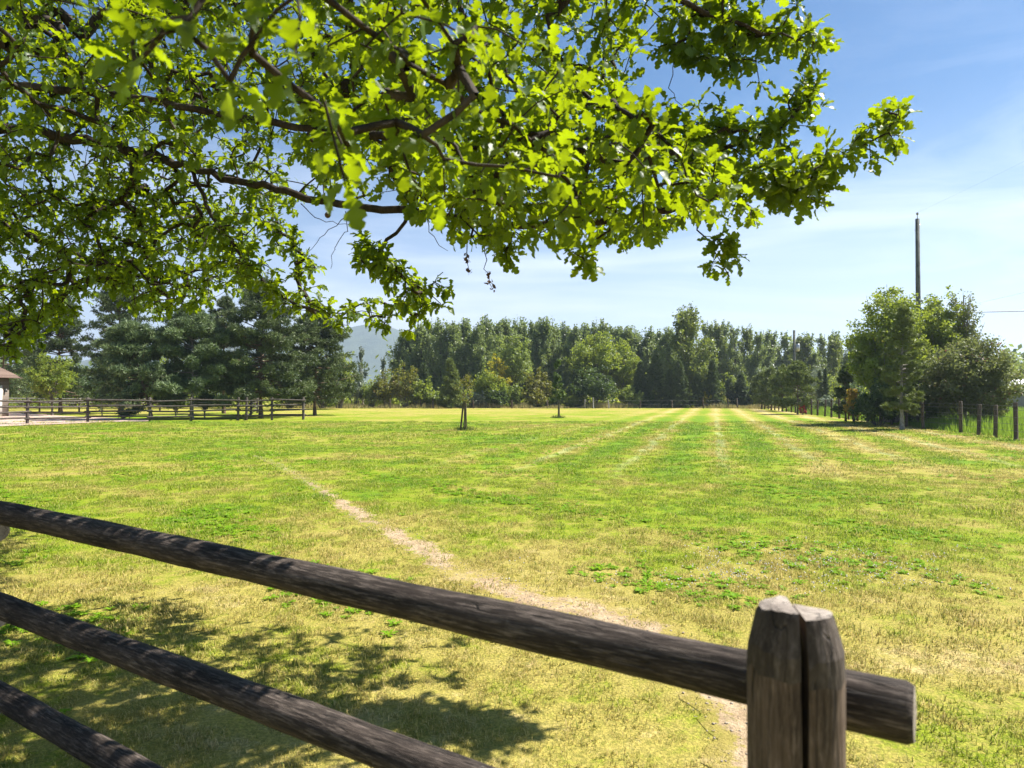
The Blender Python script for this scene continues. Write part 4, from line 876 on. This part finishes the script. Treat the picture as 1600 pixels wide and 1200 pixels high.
def inpoly(px, py, poly):
    inside = np.zeros(px.shape, bool); n = len(poly); j = n - 1
    for i_ in range(n):
        xi, yi = poly[i_]; xj, yj = poly[j]
        c_ = ((yi > py) != (yj > py)) & (px < (xj - xi) * (py - yi) / (yj - yi + 1e-9) + xi); inside ^= c_; j = i_
    return inside
def sample_poly(poly, n, y0, y1):
    poly = np.array(poly, float); lo, hi = poly.min(0), poly.max(0); out_ = []
    while len(out_) < n:
        a = orr.uniform(lo[0], hi[0], 400); b_ = orr.uniform(lo[1], hi[1], 400); k = inpoly(a, b_, poly)
        for x_, z_ in zip(a[k], b_[k]): out_.append(P(x_, z_, orr.uniform(y0, y1)))
    return out_[:n]
def along(poly, n, rad, y0, y1):
    poly = np.array(poly, float); d = np.concatenate([[0], np.cumsum(np.linalg.norm(np.diff(poly, axis=0), axis=1))]); out_ = []
    for _ in range(n):
        s = orr.uniform(0, d[-1]); x_ = np.interp(s, d, poly[:, 0]); z_ = np.interp(s, d, poly[:, 1]); a = orr.uniform(0, 2 * PI); r_ = rad * math.sqrt(orr.random())
        out_.append(P(x_ + r_ * math.cos(a), z_ + r_ * math.sin(a), orr.uniform(y0, y1)))
    return out_
ATT = []
# left mass, farther away, small leaves
ATT += sample_poly([(-160, -120), (470, -120), (520, 60), (560, 250), (500, 305), (470, 318), (420, 345), (380, 380), (395, 430), (350, 478), (285, 480), (235, 498), (185, 470), (150, 440), (115, 452), (95, 480), (105, 500), (60, 530), (35, 545), (-160, 560)], 1750, 5.8, 8.8)
ATT += sample_poly([(-160, 300), (250, 290), (420, 345), (390, 400), (385, 450), (330, 478), (235, 498), (150, 450), (112, 500), (60, 535), (20, 560), (-160, 570)], 900, 6.2, 9.0)
ATT += sample_poly([(-160, -120), (640, -120), (620, 60), (560, 200), (330, 240), (170, 260), (-160, 280)], 330, 4.2, 6.0)
ATT += sample_poly([(-160, -120), (640, -120), (620, 120), (560, 260), (450, 300), (300, 300), (-160, 330)], 520, 5.0, 8.2)
# centre mass
ATT += sample_poly([(470, -120), (985, -120), (1000, 70), (985, 150), (1010, 205), (1070, 225), (1110, 245), (1160, 290), (1190, 330), (1150, 360), (1090, 352), (1040, 365), (960, 372), (850, 372), (760, 390), (690, 352), (600, 320), (520, 318), (470, 300)], 780, 3.6, 5.6)
ATT += sample_poly([(560, 170), (900, 120), (1120, 240), (1170, 330), (1060, 350), (900, 372), (720, 352), (600, 290)], 170, 2.6, 3.6)
ATT += sample_poly([(560, 60), (880, 60), (900, 330), (720, 330), (600, 250)], 50, 1.9, 2.7)
# right sprigs
ATT += along([(1000, 215), (1080, 215), (1160, 225)], 62, 55, 4.0, 4.5)
ATT += along([(1150, 215), (1225, 205), (1262, 155), (1272, 140)], 32, 28, 4.2, 4.4)
ATT += along([(1150, 270), (1240, 262), (1320, 250), (1370, 215), (1408, 180)], 46, 25, 3.8, 4.3)
ATT += along([(1200, 290), (1270, 300), (1290, 280)], 34, 26, 3.9, 4.2)
ATT += along([(1115, 375), (1140, 425)], 8, 20, 4.0, 4.2)
ATT += along([(1040, 80), (1100, 70), (1160, 100), (1200, 118)], 34, 22, 4.0, 4.3)
ATT += along([(1120, 40), (1200, 50), (1285, 72)], 34, 20, 4.0, 4.3)
ATT += sample_poly([(960, -60), (1250, -60), (1260, 10), (1150, 40), (1000, 30)], 60, 3.9, 4.5)
ATT += along([(900, 385), (925, 405)], 5, 16, 3.3, 3.6); ATT += along([(775, 385), (790, 402)], 4, 12, 4.0, 4.4)
# hanging twigs left of centre
ATT += along([(330, 340), (385, 410), (432, 462), (500, 488), (590, 492), (650, 494)], 95, 24, 5.3, 6.0)
ATT += along([(560, 380), (600, 420), (640, 450), (695, 468)], 55, 24, 5.0, 5.5)
ATT += along([(400, 320), (440, 370), (470, 410), (485, 440)], 45, 20, 5.4, 6.0)
# big near leaves, top left
ATT += sample_poly([(30, -60), (470, -60), (470, 130), (380, 170), (300, 150), (120, 130), (30, 60)], 13, 1.15, 1.6)
ATT += along([(480, 90), (560, 190), (560, 270)], 8, 36, 1.5, 2.0)
ATT += sample_poly([(520, -60), (760, -60), (740, 90), (560, 100)], 14, 1.6, 2.4)
# crown outside the frame, above and behind, plus unseen foliage added as shade
for _ in range(330):
    d = orr.normal(size=3); d /= np.linalg.norm(d); d[2] = abs(d[2]); r_ = orr.uniform(0.55, 1) ; ATT.append(np.array([-6.4, 4.0, 4.6]) + d * r_ * [4.4, 4.2, 4.2])
for _ in range(10): ATT.append(np.array([orr.uniform(-2.6, 0.3), orr.uniform(1.6, 3.4), orr.uniform(4.3, 6.2)]))
for _ in range(85): ATT.append(np.array([orr.uniform(-0.5, 1.2), orr.uniform(1.3, 2.7), orr.uniform(4.1, 5.2)]))  # unseen foliage added overhead to block sun from the near leaves
for _ in range(260): ATT.append(np.array([orr.uniform(-6.0, -0.3), orr.uniform(3.2, 8.0), orr.uniform(5.8, 8.2)]))  # more unseen foliage, added to throw shade on the upper-left leaves
ATT = np.array(ATT)
# twigs: connect each point to the nearest wood, nearest first
NA = np.zeros((90000, 3)); NA[:nlimb] = nodes; cnt = nlimb; par_ = list(par_) ; skip = len(limb_ids['trunk'])
mind = np.full(len(ATT), 1e9); minj = np.zeros(len(ATT), int)
for j in range(skip // 2, nlimb):
    dd = np.linalg.norm(ATT - NA[j], axis=1); k = dd < mind; mind[k] = dd[k]; minj[k] = j
done = np.zeros(len(ATT), bool); sprig_node = []
for _ in range(len(ATT)):
    mm_ = np.where(done, 1e9, mind); i_ = int(np.argmin(mm_)); done[i_] = True; a = NA[minj[i_]]; b_ = ATT[i_]; d = mind[i_]
    n = max(2, int(d / 0.11)); prev = minj[i_]; bend = orr.normal(size=3) * 0.10 * d + np.array([0, 0, 0.06 * d]); new = []
    for s in range(1, n + 1):
        t = s / n; p = a * (1 - t) + b_ * t + bend * 4 * t * (1 - t) * 0.5; NA[cnt] = p; par_.append(prev); prev = cnt; new.append(cnt); cnt += 1
    sprig_node.append((cnt - 1, n))
    for j in new:
        dd = np.linalg.norm(ATT - NA[j], axis=1); k = dd < mind; mind[k] = dd[k]; minj[k] = j
NA = NA[:cnt]; par_ = np.array(par_)
wgt = np.zeros(cnt); 
for sn, _ in sprig_node: wgt[sn] += 1
for j in range(cnt - 1, 0, -1):
    if par_[j] >= 0: wgt[par_[j]] += wgt[j]
wgt = np.maximum(wgt, 0.6); radn = 0.0030 * wgt ** 0.46; radn[:skip] = np.linspace(0.27, 0.05, skip) * (1 + 0.5 * np.exp(-np.linspace(0, 7.8, skip) / 0.35))
for key, ids in limb_ids.items():
    if key == 'trunk':
        V, F = tube_tri(NA[ids] - OB, radn[ids], 18, False); link('trunk', npmesh('trunk', V, F, M['bark'], smooth=True), oak)
    else:
        r_ = radn[ids].copy(); r_[0] = r_[1] * 1.1; r_ = np.minimum(r_, 0.009) if key == 'I' else (np.minimum(r_ * 0.62, 0.05) if key in 'ABCDGHEFO' else r_ * 0.8); V, F = tube_tri(NA[ids] - OB, np.maximum(r_, 0.003), 8, True); link('branch', npmesh('branch', V, F, M['bark'], smooth=True), oak)
# twig mesh: one triangular prism per segment
ch = np.arange(nlimb, cnt); A_ = NA[par_[ch]]; B_ = NA[ch]; ra_ = np.minimum(radn[par_[ch]], radn[ch] * 1.25); rb_ = radn[ch]
d = unit(B_ - A_); u_ = unit(np.cross(d, np.array([0.3, 0.2, 0.93]))); v_ = np.cross(d, u_); V = []
for (c_, r_) in ((A_, ra_), (B_ + d * 0.003, rb_)):
    for k in range(4):
        a = 2 * PI * k / 4; V.append(c_ + (u_ * math.cos(a) + v_ * math.sin(a)) * r_[:, None])
V = np.stack(V, 1).reshape(-1, 3); b8 = np.arange(len(ch))[:, None] * 8
F = np.vstack([np.vstack([b8 + [k, (k + 1) % 4, 4 + (k + 1) % 4], b8 + [k, 4 + (k + 1) % 4, 4 + k]]) for k in range(4)])
props(link('twigs', npmesh('twigs', V - OB, F, M['bark'], smooth=True), oak), kind='stuff')

# lobed leaf
def oak_leaf(stations, curl=0.3, cup=0.2):
    V, F = [], []
    for (t, w_) in stations:
        z = -curl * (t - 0.3) ** 2; V += [(t, 0.02 * math.sin(t * 5), z), (t, w_ * 1.06, z + cup * w_ + 0.05 * math.sin(t * 14)), (t + 0.02, -w_ * 0.94, z + cup * w_ - 0.05 * math.sin(t * 11))]
    for k in range(len(stations) - 1):
        a = k * 3; F += [(a, a + 3, a + 4), (a, a + 4, a + 1), (a, a + 2, a + 5), (a, a + 5, a + 3)]
    return np.array(V, float), np.array(F)
LV1, LF1 = oak_leaf([(-0.14, 0.006), (0.0, 0.015), (0.10, 0.05), (0.17, 0.13), (0.24, 0.155), (0.29, 0.075), (0.37, 0.20), (0.47, 0.235), (0.52, 0.105), (0.61, 0.27), (0.72, 0.29), (0.77, 0.15), (0.85, 0.21), (0.94, 0.15), (1.0, 0.03)])
LV2, LF2 = oak_leaf([(-0.08, 0.01), (0.19, 0.15), (0.29, 0.08), (0.45, 0.24), (0.55, 0.12), (0.74, 0.29), (1.0, 0.06)])
LV5, LF5 = oak_leaf([(-0.05, 0.02), (0.3, 0.17), (0.7, 0.25), (1.0, 0.05)])
LV3, LF3 = oak_leaf([(-0.08, 0.01), (0.19, 0.15), (0.29, 0.08), (0.45, 0.24), (0.55, 0.12), (0.74, 0.29), (1.0, 0.06)], 0.9, 0.6)
LV4, LF4 = oak_leaf([(-0.14, 0.006), (0.0, 0.015), (0.12, 0.09), (0.2, 0.14), (0.27, 0.07), (0.35, 0.16), (0.44, 0.20), (0.51, 0.09), (0.6, 0.23), (0.70, 0.24), (0.77, 0.12), (0.85, 0.17), (0.94, 0.12), (1.0, 0.03)], 0.75, 0.5)
LP, LD, LN, LS = [], [], [], []
for sn, n in sprig_node:
    tip = NA[sn]; pd = unit(tip - NA[par_[sn]]); dist = tip[1]
    nl = int(orr.integers(6, 11)) if dist > 3 else int(orr.integers(5, 8))
    chain = [sn]; 
    while len(chain) < 4 and par_[chain[-1]] >= nlimb: chain.append(par_[chain[-1]])
    for k in range(nl):
        j = chain[0] if k < nl * 0.55 else chain[int(orr.integers(0, len(chain)))]
        side = orr.normal(size=3); dr = unit(pd * (0.9 if j == chain[0] else 0.45) + unit(side) * 1.15 + np.array([0, 0, -0.12])); nrm = unit(np.array([0, 0, 1.0]) + orr.normal(size=3) * 0.42)
        LP.append(NA[j] + dr * 0.012); LD.append(dr); LN.append(nrm); LS.append(orr.uniform(0.045, 0.102) * (1.18 if 2.3 < dist < 5.2 else 1.0))
LP, LD, LN, LS = map(np.array, (LP, LD, LN, LS))
Yv = unit(np.cross(LN, LD)); Zv = np.cross(LD, Yv); ROT = np.stack([LD, Yv, Zv], -1)
fx_ = LP[:, 0] / LP[:, 1] * FPX + 800; fz_ = 600 - ((LP[:, 2] - CAMZ) / np.maximum(LP[:, 1], 0.1) * FPX - 17)
vis = (LP[:, 1] > 0.5) & (fx_ > 0) & (fx_ < 1600) & (fz_ > 0) & (fz_ < 1200)
appar = np.where(vis, LS / np.maximum(LP[:, 1], 0.3), 0); order = np.argsort(-appar); big = order[:300]; rest = order[300:]
lms = [npmesh('leaf', LV1, LF1, M['oak'], np.full(len(LF1), 0.0)), npmesh('leaf', LV4, LF4, M['oak'], np.full(len(LF4), 0.0))]
for q_, i_ in enumerate(big):
    o = link('leaf', lms[q_ % 2], oak); mt = Matrix.Identity(4)
    for r_ in range(3):
        for c_ in range(3): mt[r_][c_] = ROT[i_][r_][c_] * LS[i_]
        mt[r_][3] = LP[i_][r_] - OB[r_]
    o.matrix_local = mt
def mergeleaves(ids, LV, LF):
    V = np.einsum('nij,kj->nki', ROT[ids], LV) * LS[ids][:, None, None] + (LP[ids] - OB)[:, None, :]
    F = (np.arange(len(ids))[:, None, None] * len(LV) + LF[None]).reshape(-1, 3); return V.reshape(-1, 3), F, np.repeat(orr.random(len(ids)), len(LF))
nearv = (fx_ > -120) & (fx_ < 1720) & (fz_ > -160) & (LP[:, 1] > 0.5)
hid = rest[~nearv[rest]]; rest = rest[nearv[rest]]; nearm = rest[LP[rest, 1] < 4.6]; farm = rest[LP[rest, 1] >= 4.6]
ML = [mergeleaves(a_, b_, c_) for a_, b_, c_ in ((nearm[::2], LV1, LF1), (nearm[1::2], LV4, LF4), (farm[::2], LV2, LF2), (farm[1::2], LV3, LF3), (hid, LV5, LF5))]
V, F = join([(a_, b_) for a_, b_, _ in ML])
props(link('foliage', npmesh('foliage', V, F, M['oak'], np.concatenate([c_ for _, _, c_ in ML])), oak), kind='stuff')
print('leaves', len(LP), 'twig nodes', cnt)
# bare hanging twigs and dead catkins
for k, pl in enumerate([[(1056, 68, 4.2), (1053, 100, 4.2), (1046, 128, 4.2), (1048, 148, 4.2), (1066, 165, 4.2)], [(470, 318, 5.5), (500, 345, 5.5), (535, 352, 5.5), (560, 346, 5.5)], [(540, 330, 5.5), (545, 360, 5.5), (520, 385, 5.5), (517, 420, 5.5)],
                        [(756, 372, 4.6), (758, 405, 4.6), (766, 432, 4.6), (770, 452, 4.6)], [(660, 330, 5.0), (675, 370, 5.0), (700, 392, 5.0)], [(555, 325, 5.4), (510, 365, 5.4), (480, 395, 5.4)], [(730, 372, 4.6), (726, 400, 4.6), (733, 424, 4.6)]]):
    pts = resample(PX(pl), 0.05); V, F = tube_tri(pts - OB, np.linspace(0.004, 0.0018, len(pts)), 5); link('bare_twig', npmesh('bare_twig', V, F, M['bark']), oak)
    if k in (3, 6):
        C = pts[-3:].repeat(7, 0) + orr.normal(size=(21, 3)) * 0.012; V, F = leaf_quads(orr, C - OB, 0.035, np.array([0, 0, 1.0])); link('dead_catkin', npmesh('dead_catkin', V, F, M['brown'], orr.random(len(F))), oak)
c_ = P(512, 336, 5.4) - OB; V, F = tube_tri([c_ + [0, 0, z] for z in (-0.024, -0.02, -0.01, 0, 0.01, 0.02, 0.024)], [0.006, 0.014, 0.022, 0.0245, 0.022, 0.014, 0.006], 12); link('oak_gall', npmesh('oak_gall', V, F, M['brown'], smooth=True), oak)

# ------------------------------------------------------------------ lawn grass, weeds, clover (instanced)
def patch(name, seed, n, rad, h0, h1, w_, mat):
    rg = np.random.default_rng(seed); r_ = rad * np.sqrt(rg.random(n)); a = rg.uniform(0, 2 * PI, n); p = np.stack([r_ * np.cos(a), r_ * np.sin(a), np.full(n, -0.004)], -1)
    h = rg.uniform(h0, h1, n)[:, None]; b_ = rg.uniform(0, 2 * PI, n); ln = rg.uniform(0.15, 1.1, n)[:, None]; dl = np.stack([np.cos(b_), np.sin(b_), 0 * b_], -1); s = np.stack([-np.sin(b_), np.cos(b_), 0 * b_], -1) * w_ / 2
    up_ = np.array([0, 0, 1.0]); m1 = p + up_ * h * 0.6 + dl * h * ln * 0.3; tp = p + up_ * h * (1 - 0.25 * ln) + dl * h * ln * 0.9
    V = np.stack([p - s, p + s, m1 - s * 0.8, m1 + s * 0.8, tp], 1).reshape(-1, 3); k = np.arange(n)[:, None] * 5
    F = np.vstack([k + [0, 1, 3], k + [0, 3, 2], k + [2, 3, 4]]); return bpy.data.objects.new(name, npmesh(name, V, F, mat, rg.random(len(F))))
def rosette(name, seed, nl, L0, mat):
    rg = np.random.default_rng(seed); V, F = [], []
    for k in range(nl):
        a = k * 2.4 + rg.uniform(-.3, .3); l = L0 * rg.uniform(0.6, 1.1); d = np.array([math.cos(a), math.sin(a), 0]); s = np.array([-math.sin(a), math.cos(a), 0]); e = rg.uniform(0.35, 1.0); o = len(V)
        for (t, w_, z) in ((0, 0.04, 0.0), (0.35, 0.15, 0.35), (0.7, 0.17, 0.5), (1.0, 0.02, 0.42)):
            c_ = d * t * l + np.array([0, 0, z * l * e]); V += [c_ + s * w_ * l, c_ - s * w_ * l]
        for j in range(3): F += [(o + 2 * j, o + 2 * j + 1, o + 2 * j + 3), (o + 2 * j, o + 2 * j + 3, o + 2 * j + 2)]
    return bpy.data.objects.new(name, npmesh(name, np.array(V), np.array(F), mat, rg.random(len(F))))
def clover(name, seed, n, mat):
    rg = np.random.default_rng(seed); V, F = [], []
    for k in range(n):
        c_ = np.array([rg.uniform(-.12, .12), rg.uniform(-.12, .12), rg.uniform(0.03, 0.06)]); r_ = rg.uniform(0.005, 0.009); o = len(V)
        V += [c_ + np.array(v) * r_ for v in ((1, 0, 0), (-1, 0, 0), (0, 1, 0), (0, -1, 0), (0, 0, 1), (0, 0, -1))]
        F += [(o + a, o + b__, o + c__) for a, b__, c__ in ((0, 2, 4), (2, 1, 4), (1, 3, 4), (3, 0, 4), (2, 0, 5), (1, 2, 5), (3, 1, 5), (0, 3, 5))]
    return bpy.data.objects.new(name, npmesh(name, np.array(V), np.array(F), mat, rg.random(len(F))))
def scatter(name, label, pts, rot, scl, objs, seed=0, cat='grass'):
    c = bpy.data.collections.new(name + '_kinds')
    for o in objs: c.objects.link(o)
    me = bpy.data.meshes.new(name); me.vertices.add(len(pts)); me.vertices.foreach_set('co', np.ascontiguousarray(pts, np.float32).ravel())
    for nm_, v, in (('rot', rot), ('scl', scl)):
        a = me.attributes.new(nm_, 'FLOAT', 'POINT'); a.data.foreach_set('value', np.ascontiguousarray(v, np.float32))
    o = link(name, me); props(o, label, cat, kind='stuff')
    gt = bpy.data.node_groups.new(name, 'GeometryNodeTree'); gt.interface.new_socket('Geometry', in_out='INPUT', socket_type='NodeSocketGeometry'); gt.interface.new_socket('Geometry', in_out='OUTPUT', socket_type='NodeSocketGeometry')
    N = gt.nodes.new; gi = N('NodeGroupInput'); go_ = N('NodeGroupOutput'); ip = N('GeometryNodeInstanceOnPoints'); ci = N('GeometryNodeCollectionInfo'); ci.inputs['Collection'].default_value = c
    ci.inputs['Separate Children'].default_value = True; ci.inputs['Reset Children'].default_value = True; ip.inputs['Pick Instance'].default_value = True
    ar = N('GeometryNodeInputNamedAttribute'); ar.data_type = 'FLOAT'; ar.inputs['Name'].default_value = 'rot'; as_ = N('GeometryNodeInputNamedAttribute'); as_.data_type = 'FLOAT'; as_.inputs['Name'].default_value = 'scl'
    cx_ = N('ShaderNodeCombineXYZ'); rv = N('FunctionNodeRandomValue'); rv.data_type = 'INT'; rv.inputs['Min'].default_value = 0; rv.inputs['Max'].default_value = len(objs) - 1
    Lk = gt.links.new; Lk(gi.outputs[0], ip.inputs['Points']); Lk(ci.outputs[0], ip.inputs['Instance']); Lk(ar.outputs['Attribute'], cx_.inputs['Z']); Lk(cx_.outputs[0], ip.inputs['Rotation'])
    Lk(as_.outputs['Attribute'], ip.inputs['Scale'])
    for o_ in rv.outputs:
        if o_.type == 'INT': Lk(o_, ip.inputs['Instance Index'])
    Lk(ip.outputs[0], go_.inputs[0]); md = o.modifiers.new('scatter', 'NODES'); md.node_group = gt
    return o
rg = np.random.default_rng(404); PT, SC = [], []
for (y0, y1, den, sc_) in ((1.2, 4.2, 75, 0.85), (4.2, 8, 55, 1.0), (8, 14, 34, 1.2), (14, 24, 15, 1.65), (24, 42, 5.0, 2.5)):
    xm = 0.86 * y1 + 1.5; n = int((y1 - y0) * 2 * xm * den); x = rg.uniform(-xm, xm, n); y = rg.uniform(y0, y1, n); k = np.abs(x) < 0.84 * y + 1.8; x, y = x[k], y[k]
    pdn = path_dist(x, y); k = (pdn > 1.25) | (rg.random(len(x)) < np.clip(0.16 + (pdn - 0.2) * 0.75 + 0.25 * np.sin(x * 5 + np.sin(y * 4)) * np.cos(y * 6 + x * 2), 0.03, 1)); x, y = x[k], y[k]
    PT.append(np.stack([x, y, hgt(x, y)], -1)); SC.append(sc_ * rg.uniform(0.6, 1.1, len(x)) * np.exp(rg.normal(size=len(x)) * 0.18 + 0.16 * np.sin(x * 2.1 + np.sin(y * 1.7)) * np.cos(y * 2.6)))
PT = np.vstack(PT); SC = np.concatenate(SC)
near_k = PT[:, 1] < 14
pn = [patch('grass_near', 500 + k, 60, 0.12, 0.016, 0.050, 0.0062, M['blade']) for k in range(6)]
pf = [patch('grass_far', 520 + k, 44, 0.13, 0.015, 0.042, 0.008, M['blade']) for k in range(4)]
scatter('lawn_grass', 'short mown grass of the near lawn, partly dry and tan', PT[near_k], rg.uniform(0, 6.3, near_k.sum()), SC[near_k], pn)
scatter('field_grass', 'short mown grass of the farther field', PT[~near_k], rg.uniform(0, 6.3, (~near_k).sum()), SC[~near_k], pf)
# broadleaf weeds in drifts
n = 26000; y = rg.uniform(3, 32, n); x = rg.uniform(-1, 1, n) * (0.85 * y + 1)
f = np.sin(x * 0.9 + 1.7 * np.sin(y * 0.55)) * np.cos(y * 0.8 + 1.1 * np.sin(x * 0.6)) + 0.6 * np.sin(x * 2.3 + y * 1.9) + rg.normal(size=n) * 0.25
f += np.where((x > -1.5) & (y > 5.5) & (y < 14), 0.35, 0) - np.where(y < 4.6, 0.45, 0)
k = (f > 0.95) & (path_dist(x, y) > 0.75); x, y = x[k], y[k]
scatter('broadleaf_weeds', 'bright green clover and dandelion patches in the lawn', np.stack([x, y, hgt(x, y)], -1), rg.uniform(0, 6.3, len(x)), rg.uniform(0.55, 1.25, len(x)) * np.clip(0.8 + y * 0.03, 0.8, 1.6), [rosette('weed', 540 + k, 11, 0.065, M['weed']) for k in range(4)], cat='weeds')
n = 110; a = np.array([G(px_, py_) for px_, py_ in zip(rg.normal(1240, 150, n), rg.normal(896, 20, n))]); 
scatter('clover_flowers', 'tiny white clover flowers speckling the lawn right of the path', np.stack([a[:, 0], a[:, 1], hgt(a[:, 0], a[:, 1])], -1)[a[:, 1] > 3], rg.uniform(0, 6.3, n)[a[:, 1] > 3], np.full(n, 1.0)[a[:, 1] > 3], [clover('clover', 560 + k, 5, M['petal']) for k in range(3)], cat='flowers')
# clods and pebbles on the path
n = 2600; i_ = rg.integers(0, 259, n); off = rg.uniform(-0.9, 0.9, n) * hw[i_]; x = cx[i_] + nm[i_, 0] * off; y = cy[i_] + nm[i_, 1] * off
def pebble(name, seed):
    rg = np.random.default_rng(seed); v = np.array([(1, 0, 0), (-1, 0, 0), (0, 1, 0), (0, -1, 0), (0, 0, 1), (0, 0, -1)], float) * 0.012 * rg.uniform(0.5, 1.2, (6, 3)); v[:, 2] *= 0.7
    return bpy.data.objects.new(name, npmesh(name, v, np.array([(0, 2, 4), (2, 1, 4), (1, 3, 4), (3, 0, 4), (2, 0, 5), (1, 2, 5), (3, 1, 5), (0, 3, 5)]), M['stone']))
scatter('path_clods', 'dry clods and pebbles lying on the worn dirt path', np.stack([x, y, hgt(x, y) + 0.01], -1), rg.uniform(0, 6.3, n), rg.uniform(0.25, 1.0, n), [pebble('clod', 570 + k) for k in range(4)], cat='pebbles')
